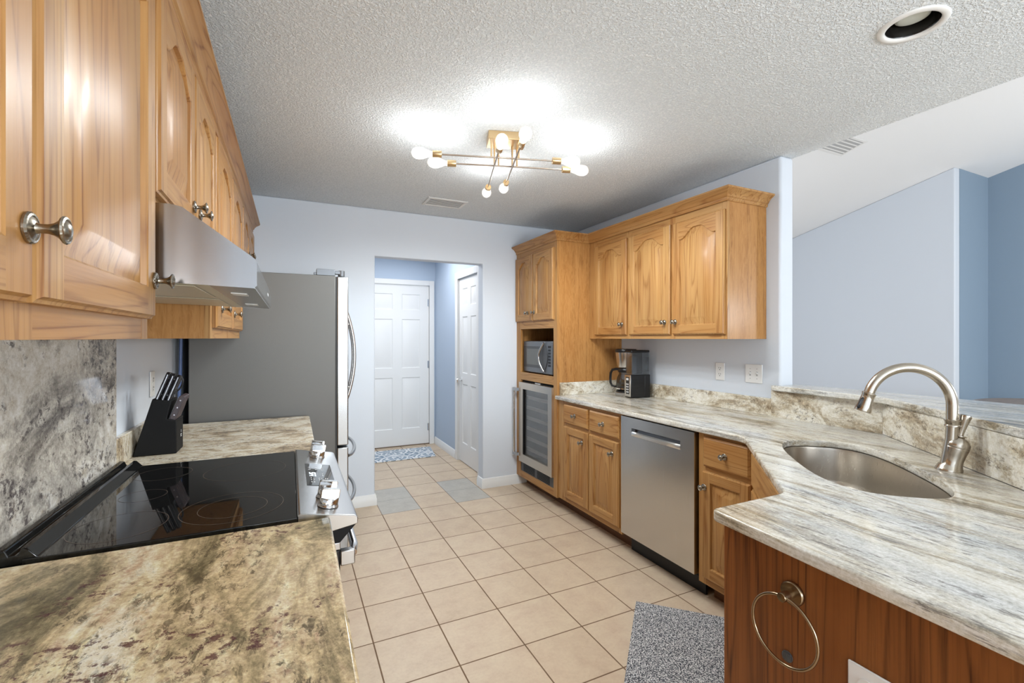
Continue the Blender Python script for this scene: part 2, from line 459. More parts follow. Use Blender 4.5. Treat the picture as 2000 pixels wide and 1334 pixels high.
CAN = (1.910, 0.828)
circ = lambda cx, cy, r, n=48: [(cx+r*math.cos(2*PI*i/n), cy+r*math.sin(2*PI*i/n)) for i in range(n)]
c = slab('ceiling', [(-0.8, -3.4), (2.69, -3.4), (2.69, 4.03), (-0.8, 4.03)], [circ(*CAN, 0.078)], ZC, ZC+0.10, M['ceil'], bev=0.001)
tag(c, kind='structure')
struct('ceiling_hall', MB().box(-0.3, 1.9, 4.03, 6.1, ZC, ZC+0.1), M['vault'])
struct('wall_left', MB().box(XL-0.12, XL, -3.4, 4.03, 0, ZC), M['wall'])
OX0, OX1, OZ = 0.623, 1.580, 2.050
struct('wall_back', MB().prism([(XL, 0), (OX0, 0), (OX0, OZ), (OX1, OZ), (OX1, 0), (2.69, 0), (2.69, ZC), (XL, ZC)], 'y', YB, 4.03), M['wall'], 0.008)
struct('wall_rear', MB().box(XL-0.12, 2.69, -3.5, -3.4, 0, ZC), M['wall'])
wn = MB()
for (a_, b_, c_, d_) in ((0.84, 0.90, 0.64, 2.36), (2.60, 2.66, 0.64, 2.36), (0.90, 2.60, 0.64, 0.70), (0.90, 2.60, 2.30, 2.36)): wn.box(a_, b_, -3.40, -3.36, c_, d_)
struct('added_window_1', wn, M['white'])  # unseen frame added around the rear area fill; the wall behind is solid
struct('wall_right', MB().box(XR, 2.69, 1.747, YB, 0, ZC), M['wall'], 0.016, seg=4)
struct('wall_right_upper', MB().box(2.66, 2.69, -3.4, 6.1, ZC+0.1, 4.7), M['vault'])
# knee wall carrying the bar, straight then turning with the sink corner
KW = [(2.575, 1.745), (2.575, 1.225), (1.69, 0.20), (1.79, 0.12), (2.69, 1.17), (2.69, 1.745)]
struct('wall_bar', MB().prism(KW, 'z', 0, 1.066), M['wall'])
# hall
HX, HY = 1.70, 5.87
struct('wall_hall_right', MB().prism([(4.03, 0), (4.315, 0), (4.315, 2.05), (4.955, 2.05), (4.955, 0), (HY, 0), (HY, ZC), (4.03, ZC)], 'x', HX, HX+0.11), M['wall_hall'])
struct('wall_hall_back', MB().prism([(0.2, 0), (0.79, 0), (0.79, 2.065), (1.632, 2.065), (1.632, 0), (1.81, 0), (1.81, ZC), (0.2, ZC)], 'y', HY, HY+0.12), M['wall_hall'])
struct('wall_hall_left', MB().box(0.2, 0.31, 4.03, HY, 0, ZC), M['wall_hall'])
# adjoining room with the sloped ceiling
VZ = lambda y: 3.088-0.2357*(y-2.252)
struct('wall_living_near', MB().prism([(2.252, 0), (6.1, 0), (6.1, VZ(6.1)), (2.252, VZ(2.252))], 'x', 6.0, 6.1), M['wall'], 0.01)
struct('wall_living_side', MB().box(6.1, 6.74, 2.252, 2.35, 0, VZ(2.252)), M['wall_shaded'])
struct('wall_living_far', MB().prism([(0.9, 0), (2.35, 0), (2.35, VZ(2.35)), (0.9, VZ(0.9))], 'x', 6.73, 6.83), M['wall_shaded'])
struct('wall_living_back', MB().prism([(2.69, 0), (6.0, 0), (6.0, VZ(6.0)), (2.69, VZ(6.0))], 'y', 6.0, 6.1), M['wall'])
struct('ceiling_living', MB().prism([(-3.4, VZ(-3.4)), (6.1, VZ(6.1)), (6.1, VZ(6.1)+0.1), (-3.4, VZ(-3.4)+0.1)], 'x', 2.66, 6.9), M['vault'])

# baseboards
def base_prof(): return [(0, 0), (0.015, 0), (0.015, 0.055), (0.011, 0.062), (0.011, 0.078), (0.005, 0.088), (0, 0.090)]
def baseboard(name, pts):
    """white baseboard that follows a path, proud to the left of its direction"""
    b = MB(); n = len(pts)
    def off(i, d):
        p = Vector(pts[i])
        dirs = []
        if i > 0: dirs.append((Vector(pts[i])-Vector(pts[i-1])).normalized())
        if i < n-1: dirs.append((Vector(pts[i+1])-Vector(pts[i])).normalized())
        ns = [Vector((-e.y, e.x)) for e in dirs]
        if len(ns) == 1: return p+ns[0]*d
        mm = (ns[0]+ns[1]).normalized(); return p+mm*(d/max(0.3, mm.dot(ns[0])))
    rows = []
    for i in range(n): rows.append([(off(i, d).x, off(i, d).y, z) for d, z in base_prof()])
    k = len(rows[0]); v = [p for r in rows for p in r]; f = []
    for i in range(n-1):
        for j in range(k): f.append((i*k+j, i*k+(j+1) % k, (i+1)*k+(j+1) % k, (i+1)*k+j))
    f.append(tuple(range(k))); f.append(tuple(range((n-1)*k, n*k)))
    b.add(v, f)
    return struct(name, b, M['white'])
baseboard('baseboard_back', [(OX0, 4.03), (OX0, YB), (0.26, YB)][::1])
baseboard('baseboard_back_right', [(2.04, YB), (OX1, YB), (OX1, 4.03)])
baseboard('baseboard_hall_right', [(HX, 5.03), (HX, HY-0.001)][::1])

# six panel doors
def six_panel(w, h, t=0.035):
    """front at y=0, faces -y"""
    b = MB()
    st = 0.115 if w > 0.7 else 0.095; mu = st; pw = (w-2*st-mu)/2
    xs = [(st, st+pw), (st+pw+mu, w-st)]
    zs = [(0.21, 0.86), (0.98, 1.60), (1.72, h-0.115)]
    gx = [0, xs[0][0], xs[0][1], xs[1][0], xs[1][1], w]; gz = [0]+[q for z in zs for q in z]+[h]
    for i in range(5):
        for j in range(7):
            x0, x1, z0, z1 = gx[i], gx[i+1], gz[j], gz[j+1]
            if i in (1, 3) and j in (1, 3, 5):
                def R(d, y): return [(x0+d, y, z0+d), (x1-d, y, z0+d), (x1-d, y, z1-d), (x0+d, y, z1-d)]
                b.loops([R(0, 0), R(0.008, 0.007), R(0.016, 0.007), R(0.036, 0.002)], [0, 0, 0, 0])
            else: b.add([(x0, 0, z0), (x1, 0, z0), (x1, 0, z1), (x0, 0, z1)], [(0, 1, 2, 3)])
    b.add([(0, 0, 0), (w, 0, 0), (w, 0, h), (0, 0, h), (0, t, 0), (w, t, 0), (w, t, h), (0, t, h)],
          [(0, 1, 5, 4), (1, 2, 6, 5), (2, 3, 7, 6), (3, 0, 4, 7), (4, 5, 6, 7)])
    return b
def hinge(parent, x, z):
    b = MB().box(x-0.016, x+0.016, -0.004, 0.002, z-0.045, z+0.045)
    b.tube([(x, -0.006, z-0.048), (x, -0.006, z+0.048)], 0.006, 8)
    b.build('hinge', M['chrome'], parent)
d1 = tag(six_panel(0.813, 2.035).build('door_1', M['white'], None, loc=(0.805, HY+0.012, 0.012)), kind='structure')
for z in (0.21, 1.02, 1.82): hinge(d1, 0.811, z)
d2 = tag(six_panel(0.610, 2.025).build('door_2', M['white'], None, loc=(HX+0.012, 4.940, 0.008), rot=(0, 0, -PI/2)), kind='structure')
for z in (0.31, 1.06, 1.82): hinge(d2, 0.606, z)
k = MB().lathe([(0.030, 0), (0.030, 0.004), (0.012, 0.008), (0.011, 0.03), (0.024, 0.038), (0.027, 0.05), (0.022, 0.060), (0.006, 0.063)], (0.065, 0, 0.895), (0, -1, 0), 24)
k.build('door_knob', M['chrome'], d2)
def casing(name, a0, a1, h, w, place):
    b = MB()
    for (p0, p1, q0, q1) in ((a0-w, a0, 0, h+w), (a1, a1+w, 0, h+w), (a0, a1, h, h+w)):
        b.box(p0, p1, -0.016, 0, q0, q1)
    b.box(a0-w*0.35, a0, -0.010, 0.05, 0, h); b.box(a1, a1+w*0.1, -0.010, 0.05, 0, h)
    o = b.build(name, M['white'], None, 0.004)
    o.location, o.rotation_euler = place
    return tag(o, kind='structure')
casing('trim_1', 0.800, 1.622, 2.052, 0.062, ((0, HY, 0), (0, 0, 0)))
casing('trim_2', 0.002, 0.624, 2.034, 0.075, ((HX, 4.948, 0), (0, 0, -PI/2)))
struct('trim_3', MB().box(0.80, 1.625, HY+0.002, HY+0.10, 0.001, 0.012), simple('threshold', (0.18, 0.13, 0.09), 0.5))

# ------------------------------------------------------------------ cabinet doors, drawers, knobs
def cab_door_mesh(w, h, arch=True, t=0.019, sl=0.056, rb=0.058, rt=0.052):
    b = MB(); e = 0.007
    # outer edge with a small routed step
    def R(d, y): return [(d, y, d), (w-d, y, d), (w-d, y, h-d), (d, y, h-d)]
    b.loops([R(0, 0), R(0, -t+0.007), R(0.004, -t+0.005), R(e, -t)], [0, 0, 0], close=False)
    b.add(R(0, 0), [(0, 3, 2, 1)])
    # stiles
    for x0, x1 in ((e, sl), (w-sl, w-e)):
        b.add([(x0, -t, e), (x1, -t, e), (x1, -t, h-e), (x0, -t, h-e)], [(0, 1, 2, 3)], 0)
    ah = min(0.062, 0.17*(w-2*sl)+0.012) if arch else 0.0
    N = 28
    def outline(d, y):
        x0, x1, z0, z1 = sl+d, w-sl-d, rb+d, h-rt-d
        pts = [(x0+(x1-x0)*i/6, y, z0) for i in range(7)]
        for i in range(N+1):
            s_ = i/N; x = x1+(x0-x1)*s_
            tt = abs((x-w/2)/((w-2*sl)/2))
            f = 1-sm(0.16, 0.90, tt)
            pts.append((x, y, z1-ah*(1-f)))
        return pts
    o0 = outline(0, -t)
    # rails
    bot = [(p[0], -t, e) for p in o0[:7]]
    for i in range(6): b.add([bot[i], bot[i+1], o0[i+1], o0[i]], [(0, 1, 2, 3)], 1)
    top = o0[7:]
    for i in range(N): b.add([(top[i][0], -t, h-e), (top[i+1][0], -t, h-e), top[i+1], top[i]], [(0, 1, 2, 3)], 1)
    b.loops([outline(0, -t), outline(0.003, -t+0.002), outline(0.006, -t+0.011), outline(0.012, -t+0.011), outline(0.048, -t+0.0015), outline(0.051, -t+0.0005)],
            [0, 0, 0, 0, 0, 0])
    return b
def drawer_mesh(w, h, t=0.019):
    b = MB()
    def R(d, y): return [(d, y, d), (w-d, y, d), (w-d, y, h-d), (d, y, h-d)]
    b.loops([R(0, 0), R(0, -t+0.009), R(0.003, -t+0.007), R(0.010, -t), R(0.014, -t)], [0]*5)
    b.add(R(0, 0), [(0, 3, 2, 1)])
    return b
def knob_mesh():
    b = MB()
    prof = [(0.0005, 0), (0.0150, 0), (0.0165, 0.001), (0.0165, 0.003), (0.0150, 0.0048), (0.0128, 0.0052), (0.0120, 0.0042), (0.0095, 0.0058), (0.0058, 0.0072), (0.0048, 0.010),
            (0.0050, 0.016), (0.0066, 0.021), (0.0100, 0.0255), (0.0140, 0.0280), (0.0148, 0.0295), (0.0138, 0.0312), (0.0116, 0.0318), (0.0105, 0.0306), (0.0092, 0.0318), (0.0065, 0.0338), (0.0030, 0.0347), (0.0004, 0.0349)]
    b.lathe(prof, (0, 0, 0), (0, -1, 0), 56, 0, {3: (0.02, 22), 4: (0.035, 22), 5: (0.02, 22), 14: (0.015, 20), 15: (0.03, 20), 16: (0.02, 20)})
    return b
_k0 = knob_mesh().build('knob', M['nickel'])
KN_ME = _k0.data; bpy.data.objects.remove(_k0)
_door_cache = {}
def add_knob(door, x, z, t=0.019):
    o = bpy.data.objects.new('knob', KN_ME); COL.objects.link(o)
    o.parent = door; o.location = (x, -t, z); o.rotation_euler = (0, random.uniform(0, 1), 0)
def add_door(root, x0, x1, z0, z1, knob=None, arch=True, **k):
    o = cab_door_mesh(x1-x0, z1-z0, arch, **k).build('door', [M['oak_z'], M['oak_x']], root, loc=(x0, 0, z0), ang=28)
    if knob: add_knob(o, knob[0]-x0, knob[1]-z0)
    return o
def add_drawer(root, x0, x1, z0, z1, knob=True, name='drawer'):
    o = drawer_mesh(x1-x0, z1-z0).build(name, M['oak_x'], root, loc=(x0, 0, z0), ang=28)
    if knob: add_knob(o, (x1-x0)/2, (z1-z0)/2)
    return o
def face_frame(root, stiles, rails, z0, z1):
    b = MB()
    for a, c_ in stiles: b.box(a, c_, 0, 0.019, z0, z1, 0)
    for i in range(len(stiles)-1):
        for r0, r1 in rails: b.box(stiles[i][1], stiles[i+1][0], 0.0005, 0.019, r0, r1, 1)
    return b.build('face_frame', [M['oak_z'], M['oak_x']], root)
def carcass(root, W, D, z0, z1, hollow=0, mat='oak_ven', y0=0.019):
    b = MB()
    if hollow:
        z1 = hollow
        b.box(0, 0.018, y0, D, z0, z1).box(W-0.018, W, y0, D, z0, z1).box(0.018, W-0.018, y0, D, z0, z0+0.018).box(0.018, W-0.018, D-0.012, D, z0+0.018, z1)
    else: b.box(0, W, y0, D, z0, z1)
    return b.build('carcass', M[mat], root)
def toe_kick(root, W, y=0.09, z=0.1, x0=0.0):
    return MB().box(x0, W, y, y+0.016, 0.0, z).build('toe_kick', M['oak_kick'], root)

# ---- left wall cabinets (fronts at X=-0.262, facing +X)
FXL = -0.262; DL = -XL+FXL-0.002; ZB, ZT = 1.372, 2.160
R90 = PI/2
wc = thing('wall_cabinet', 'oak wall cabinet nearest the camera above the left counter, cut off by the photo edge', 'cabinet', (FXL, 0.0, 0), R90)
carcass(wc, 1.160, DL, ZB, ZT); face_frame(wc, [(0, 0.04), (0.62, 0.70), (1.12, 1.160)], [(ZB, 1.425), (2.09, ZT)], ZB, ZT)
add_door(wc, 0.180, 0.656, 1.412, 2.125, (0.640, 1.487))
add_door(wc, 0.668, 1.140, 1.412, 2.125, (1.126, 1.487))
wc = thing('wall_cabinet', 'short oak wall cabinet with two arched doors directly above the steel range hood', 'cabinet', (FXL, 1.161, 0), R90)
carcass(wc, 0.805, DL, 1.655, ZT); face_frame(wc, [(0, 0.04), (0.38, 0.42), (0.765, 0.805)], [(1.655, 1.70), (2.09, ZT)], 1.655, ZT)
add_door(wc, 0.012, 0.398, 1.676, 2.125, (0.376, 1.738)); add_door(wc, 0.410, 0.795, 1.676, 2.125, (0.470, 1.738))
wc = thing('wall_cabinet', 'oak wall cabinet between the range hood and the refrigerator, over the knife block', 'cabinet', (FXL, 1.967, 0), R90)
carcass(wc, 1.045, DL, ZB, ZT); face_frame(wc, [(0, 0.04), (0.50, 0.56), (1.005, 1.045)], [(ZB, 1.425), (2.09, ZT)], ZB, ZT)
add_door(wc, 0.045, 0.525, 1.412, 2.125, (0.140, 1.487)); add_door(wc, 0.537, 1.025, 1.412, 2.125, (0.585, 1.487))
wc = thing('wall_cabinet', 'short oak wall cabinet over the refrigerator, last of the left row', 'cabinet', (FXL, 3.013, 0), R90)
carcass(wc, 0.897, DL, 1.835, ZT); face_frame(wc, [(0, 0.04), (0.43, 0.47), (0.857, 0.897)], [(1.835, 1.885), (2.09, ZT)], 1.835, ZT)
add_door(wc, 0.02, 0.443, 1.862, 2.125, (0.405, 1.912), rb=0.05, rt=0.045); add_door(wc, 0.455, 0.877, 1.862, 2.125, (0.493, 1.912), rb=0.05, rt=0.045)

def crown_prof():
    return [(0.0, 0.0), (0.006, 0.0), (0.010, 0.006), (0.010, 0.018), (0.016, 0.022), (0.019, 0.028), (0.024, 0.036), (0.034, 0.046), (0.046, 0.052), (0.050, 0.056), (0.055, 0.058), (0.055, 0.068), (0.0, 0.068)]
def crown(name, label, pts, z):
    """crown moulding swept along a path, projecting to the left of its direction"""
    b = MB(); n = len(pts); rows = []
    for i in range(n):
        p = Vector(pts[i]); dirs = []
        if i > 0: dirs.append((p-Vector(pts[i-1])).normalized())
        if i < n-1: dirs.append((Vector(pts[i+1])-p).normalized())
        ns = [Vector((-e.y, e.x)) for e in dirs]
        mm = (ns[0]+ns[-1]).normalized(); kk = 1/max(0.2, mm.dot(ns[0]))
        rows.append([((p+mm*d*kk).x, (p+mm*d*kk).y, z+h) for d, h in crown_prof()])
    k = len(rows[0])
    for i in range(n-1):
        f = [(j, (j+1) % k, k+(j+1) % k, k+j) for j in range(k)]
        b.add(rows[i]+rows[i+1], f)
    b.add(rows[0], [tuple(range(k))]); b.add(rows[-1], [tuple(range(k))])
    dvec = (Vector(pts[1])-Vector(pts[0]))
    o = b.build(name, M['oak_y'], None, ang=25)
    return tag(o, label, 'crown moulding')
M['oak_y'] = oak('oak_crown', 1, OL, OM, OD)
crown('crown_molding', 'long oak crown moulding along the top of the left wall cabinets', [(FXL, -0.2), (FXL, 3.912)][::-1], 2.156)
crown('crown_molding', 'oak crown moulding stepping around the tall pantry cabinet and the right wall cabinet',
      [(1.925, 3.912), (1.925, 3.180), (2.235, 3.180), (2.235, 1.838), (2.573, 1.838)][::-1], 2.156)

# ---- right wall cabinet (facing -X)
RM90 = -PI/2
FXR = 2.240
wc = thing('wall_cabinet', 'three-door arched oak wall cabinet on the right wall above the coffee maker', 'cabinet', (FXR, 3.178, 0), RM90)
carcass(wc, 1.340, XR-FXR-0.002, 1.368, ZT)
face_frame(wc, [(0, 0.10), (0.46, 0.53), (0.90, 0.945), (1.300, 1.340)], [(1.368, 1.42), (2.09, ZT)], 1.368, ZT)
add_door(wc, 0.085, 0.479, 1.396, 2.112, (0.432, 1.475)); add_door(wc, 0.508, 0.912, 1.396, 2.112, (0.868, 1.477)); add_door(wc, 0.934, 1.330, 1.396, 2.112, (0.962, 1.477))

# ---- tall cabinet with microwave nook and wine cooler bay
FXT = 1.925; TW = YB-3.181-0.002; TD = XR-FXT-0.003
tc_ = thing('pantry_cabinet', 'tall oak cabinet in the corner holding the microwave and the wine cooler', 'cabinet', (FXT, YB-0.002, 0), RM90)
b = MB()
b.box(0, 0.018, 0.019, TD, 0.09, ZT).box(TW-0.018, TW, 0.019, TD, 0.09, ZT).box(0.018, TW-0.018, TD-0.012, TD, 0.09, ZT)
b.build('carcass', M['oak_ven'], tc_)
MB().box(0.018, TW-0.018, 0.019, TD-0.012, 1.025, 1.055).build('shelf', M['oak_x'], tc_)
for nm, q0, q1 in (('divider', 1.46, 1.49), ('top_panel', ZT-0.02, ZT), ('bottom_panel', 0.09, 0.125)):
    MB().box(0.018, TW-0.018, 0.019, TD-0.012, q0, q1).build(nm, M['oak_in'], tc_)
b = MB()
b.box(0, 0.082, 0, 0.019, 0.09, ZT, 0).box(TW-0.055, TW, 0, 0.019, 0.09, ZT, 0)
for r0, r1 in ((0.09, 0.150), (0.990, 1.060), (1.455, 1.54), (2.09, ZT)): b.box(0.082, TW-0.055, 0.0005, 0.019, r0, r1, 1)
b.box(0.36, 0.38, 0.0, 0.019, 1.54, 2.09, 0)
b.box(0.15, 0.60, -0.0005, 0.0, 1.490, 1.4925, 2)
b.build('face_frame', [M['oak_z'], M['oak_x'], M['oak_kick']], tc_)
add_door(tc_, 0.004, 0.340, 1.524, 2.112, (0.253, 1.597)); add_door(tc_, 0.352, 0.690, 1.524, 2.112, (0.343+0.035, 1.597))
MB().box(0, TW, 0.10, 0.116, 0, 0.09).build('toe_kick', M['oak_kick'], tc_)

# ---- right base cabinets
FXB = 1.935
bc = thing('base_cabinet', 'oak base cabinet with two drawers and two doors left of the dishwasher', 'cabinet', (FXB, 3.178, 0), RM90)
carcass(bc, 0.790, XR-FXB-0.003, 0.10, 0.883)
face_frame(bc, [(0, 0.12), (0.415, 0.455), (0.76, 0.790)], [(0.10, 0.150), (0.675, 0.735), (0.85, 0.883)], 0.10, 0.883); toe_kick(bc, 0.790)
add_drawer(bc, 0.104, 0.426, 0.715, 0.860); add_drawer(bc, 0.446, 0.774, 0.712, 0.860)
add_door(bc, 0.104, 0.430, 0.138, 0.690, (0.357, 0.607), arch=False); add_door(bc, 0.442, 0.774, 0.138, 0.690, (0.709, 0.607), arch=False)
bc = thing('base_cabinet', 'narrow oak base cabinet with one drawer and one door right of the dishwasher', 'cabinet', (FXB, 1.763, 0), RM90)
carcass(bc, 0.316, XR-FXB-0.003, 0.10, 0.883)
face_frame(bc, [(0, 0.045), (0.285, 0.316)], [(0.10, 0.150), (0.675, 0.735), (0.85, 0.883)], 0.10, 0.883); toe_kick(bc, 0.316, x0=0.02)
add_drawer(bc, 0.038, 0.310, 0.714, 0.866); add_door(bc, 0.034, 0.310, 0.138, 0.690, (0.050, 0.607), arch=False, sl=0.05)
# diagonal sink base
sb = thing('sink_cabinet', 'oak corner sink cabinet set diagonally under the sink', 'cabinet', (1.935, 1.447, 0), math.radians(-135))
carcass(sb, 0.829, 0.50, 0.10, 0.883, hollow=0.66)
face_frame(sb, [(0, 0.05), (0.39, 0.44), (0.779, 0.829)], [(0.10, 0.150), (0.66, 0.735), (0.85, 0.883)], 0.10, 0.883); toe_kick(sb, 0.829)
add_drawer(sb, 0.06, 0.769, 0.705, 0.862, knob=False, name='false_drawer_front')
add_door(sb, 0.06, 0.408, 0.138, 0.690, (0.378, 0.640), arch=True); add_door(sb, 0.420, 0.769, 0.138, 0.690, (0.450, 0.640), arch=True)
# peninsula
pc = thing('peninsula_cabinet', 'dark stained oak end cabinet of the peninsula carrying the towel ring', 'cabinet', (1.345, 0.860, 0), PI)
carcass(pc, 0.300, 0.64, 0.10, 0.883)
face_frame(pc, [(0, 0.04), (0.26, 0.300)], [(0.10, 0.15), (0.675, 0.735), (0.85, 0.883)], 0.10, 0.883)
add_drawer(pc, 0.022, 0.283, 0.715, 0.86); add_door(pc, 0.022, 0.283, 0.138, 0.690, (0.05, 0.63), arch=False, sl=0.05)
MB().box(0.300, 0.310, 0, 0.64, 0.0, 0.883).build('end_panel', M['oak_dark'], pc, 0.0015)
toe_kick(pc, 0.300)

# ---- left base cabinets (below the counters)
for nm, lab, y0, W in (('base_cabinet', 'oak base cabinet under the near left counter', -0.30, 1.565), ('base_cabinet', 'oak base cabinet under the left counter beside the refrigerator', 2.072, 0.905)):
    bc = thing(nm, lab, 'cabinet', (0.055, y0, 0), R90)
    carcass(bc, W, 0.055-XL-0.003, 0.10, 0.883)
    n = 3 if W > 1.2 else 2; wd = W/n
    face_frame(bc, [(0, 0.03)]+[(wd*i-0.025, wd*i+0.025) for i in range(1, n)]+[(W-0.03, W)], [(0.10, 0.15), (0.675, 0.735), (0.85, 0.883)], 0.10, 0.883); toe_kick(bc, W)
    for i in range(n):
        add_drawer(bc, wd*i+0.015, wd*(i+1)-0.015, 0.714, 0.862)
        add_door(bc, wd*i+0.015, wd*(i+1)-0.015, 0.138, 0.690, (wd*(i+1)-0.045, 0.61), arch=False)

# ------------------------------------------------------------------ counters
def rnd(poly, rads, n=6):
    """round the corners of a polygon; rads: radius per corner"""
    out = []; N = len(poly)
    for i, r in enumerate(rads):
        p, a, c_ = Vector(poly[i]), Vector(poly[i-1]), Vector(poly[(i+1) % N])
        if r <= 0: out.append(tuple(p)); continue
        u, w = (a-p).normalized(), (c_-p).normalized()
        p0, p1 = p+u*r, p+w*r
        for k in range(n+1):
            t = k/n; q = p0*(1-t)**2+p*2*t*(1-t)+p1*t*t; out.append(tuple(q))
    return out
E1 = Vector((0.7071, 0.7071)); E2 = Vector((0.7071, -0.7071))
def sink_outline(a=0.385, bb=0.190, p=2.9, n=72, c1=2.030, c2=0.622, tilt=-0.045):
    pts = []
    for i in range(n):
        th = 2*PI*i/n; cx, sx = math.cos(th), math.sin(th)
        x = a*math.copysign(abs(cx)**(2/p), cx); y = bb*math.copysign(abs(sx)**(2/p), sx)
        x, y = x-y*tilt, y+x*tilt
        q = E1*(c1+x)+E2*(c2+y); pts.append((q.x, q.y))
    return pts
poly = [(1.905, 3.178), (1.905, 1.470), (1.326, 0.890), (1.020, 0.890), (0.980, 0.200), (1.655, 0.200), (2.555, 1.225), (2.573, 1.25), (2.573, 3.178)]
ct = thing('countertop', 'streaked cream and grey granite counter around the corner sink and peninsula', 'countertop', (0, 0, 0))
slab('slab', rnd(poly, [0, 0.05, 0.03, 0.022, 0.02, 0, 0, 0, 0]), [sink_outline()], 0.884, 0.914, M['gran_r'], ct, 0.006)
MB().box(2.553, 2.573, 1.790, 3.160, 0.914, 1.016).build('backsplash', M['gran_b'], ct, 0.002)
MB().box(1.945, 2.573, 3.158, 3.178, 0.914, 1.016).build('side_splash', M['gran_b'], ct, 0.002)
MB().prism([(2.545, 1.788), (2.551, 1.225), (2.573, 1.216), (2.573, 1.788)], 'z', 0.914, 1.0665).build('bar_splash', M['gran_b'], ct, 0.001)
MB().prism([(2.551, 1.2245), (1.655, 0.200), (1.685, 0.200), (2.572, 1.2155)], 'z', 0.914, 1.0665).build('diagonal_splash', M['gran_b'], ct, 0.001)
bt = [(2.530, 1.785), (2.490, 1.190), (1.63, 0.13), (1.95, -0.10), (2.745, 0.78), (2.742, 1.742), (2.571, 1.742), (2.571, 1.785)]
o = slab('bar_top', rnd(bt, [0.02, 0.03, 0.0, 0.0, 0.03, 0.02, 0, 0]), [], 1.067, 1.097, M['gran_r'], None, 0.006)
tag(o, 'raised granite bar ledge on the low wall behind the faucet', 'bar ledge')

lc = thing('countertop', 'golden brown granite counter in the left foreground', 'countertop', (0, 0, 0))
slab('slab', rnd([(-0.573, -0.30), (0.072, -0.30), (0.092, 1.276), (-0.573, 1.276)], [0, 0, 0.012, 0]), [], 0.884, 0.914, M['gran_g'], lc, 0.006)
MB().box(-0.573, -0.553, -0.30, 1.195, 0.914, 1.016).build('backsplash', M['gran_g'], lc, 0.002)
fc = thing('countertop', 'pale granite counter section under the knife block beside the refrigerator', 'countertop', (0, 0, 0))
slab('slab', rnd([(-0.573, 2.066), (0.094, 2.066), (0.100, 2.985), (-0.573, 2.985)], [0, 0.012, 0.025, 0]), [], 0.884, 0.914, M['gran_f'], fc, 0.006)
MB().box(-0.573, -0.553, 2.068, 2.985, 0.914, 1.016).build('backsplash', M['gran_f'], fc, 0.002)
o = MB().box(-0.5735, -0.553, 1.197, 2.066, 0.9145, 1.371).build('backsplash_slab', M['gran_s'], None, 0.003)
tag(o, 'full-height grey and cream granite slab on the wall behind the range', 'backsplash')

# ------------------------------------------------------------------ sink and faucet
sk = thing('sink', 'undermount stainless steel corner sink bowl', 'sink', (2.03*0.7071+0.622*0.7071, 2.03*0.7071-0.622*0.7071, 0.69))
def sl_(a, bb, z, p=2.9):
    L = Vector((sk.location.x, sk.location.y))
    return [(x-L.x, y-L.y, z-0.69) for x, y in sink_outline(a, bb, p)]
b = MB()
b.loops([sl_(0.405, 0.210, 0.8825), sl_(0.385, 0.190, 0.8825), sl_(0.383, 0.188, 0.872), sl_(0.377, 0.182, 0.745), sl_(0.372, 0.177, 0.722), sl_(0.355, 0.160, 0.706), sl_(0.325, 0.135, 0.700), sl_(0.06, 0.05, 0.694, 2.2)], [0]*9)
b.build('bowl', M['steel_sink'], sk, ang=60)
MB().lathe([(0.043, 0.0), (0.043, 0.004), (0.034, 0.003), (0.030, -0.003), (0.006, -0.004), (0.006, 0.006), (0.001, 0.008)], (0, 0, 0.006), (0, 0, 1), 32).build('drain', M['chrome'], sk)

FB = (2.066, 0.790, 0.914)
fa = thing('faucet', 'brushed nickel gooseneck faucet beside the sink', 'faucet', FB, math.radians(135))
# local x points from the faucet over the bowl (toward -E2), local y along -E1
AX = (-0.24, 0.0, 1); q = 0.79
b = MB()
b.lathe([(r_*1.08, h_*q) for r_, h_ in [(0.034, 0.0), (0.0345, 0.003), (0.032, 0.010), (0.0275, 0.028), (0.0265, 0.05), (0.028, 0.075), (0.031, 0.10), (0.0310, 0.105), (0.0295, 0.107)]], (0, 0, 0), AX, 40)
b.lathe([(r_*1.08, h_*q) for r_, h_ in [(0.0305, 0.105), (0.0315, 0.110), (0.0305, 0.126), (0.024, 0.142), (0.014, 0.150), (0.012, 0.154), (0.016, 0.156), (0.016, 0.160), (0.010, 0.162)]], (0, 0, 0), AX, 40)
b.lathe([(0.037, -0.0002), (0.0375, 0.004), (0.034, 0.010), (0.028, 0.022)], (0.002, 0, 0), (0, 0, 1), 40)
b.build('valve_body', M['nickel_b'], fa, ang=50)
b = MB(); b.lathe([(0.0085, 0.126), (0.0085, 0.138), (0.0105, 0.156), (0.0140, 0.181), (0.0162, 0.194), (0.0155, 0.199), (0.010, 0.2005), (0.001, 0.2005)], (0, 0, 0), AX, 28)
b.build('lever', M['nickel_b'], fa, ang=50)
pts = [(0.006, 0.0, 0.018), (0.000, 0, 0.06), (-0.006, 0, 0.11), (-0.008, 0, 0.16), (-0.008, 0, 0.225)]
RA = 0.1225
for i in range(1, 29):
    th = PI*(i/28)*0.915
    pts.append((-0.008+RA-RA*math.cos(th), 0, 0.225+RA*1.06*math.sin(th)))
n = len(pts); rad = [0.021, 0.0195, 0.0180, 0.0172, 0.0170]+[0.0168]*(n-5)
b = MB(); b.tube(pts, rad, 24, up=(0, 1, 0)); b.build('spout', M['nickel_b'], fa, ang=60)
b = MB(); b.lathe([(0.019, 0), (0.0215, 0.001), (0.0215, 0.006), (0.0195, 0.008), (0.0205, 0.018), (0.0228, 0.021), (0.0228, 0.025), (0.019, 0.026)], (-0.008, 0, 0.152), (0, 0, 1), 32)
b.build('collar', M['nickel_b'], fa, ang=50)
e0 = Vector(pts[-1]); dd = (Vector(pts[-1])-Vector(pts[-2])).normalized()
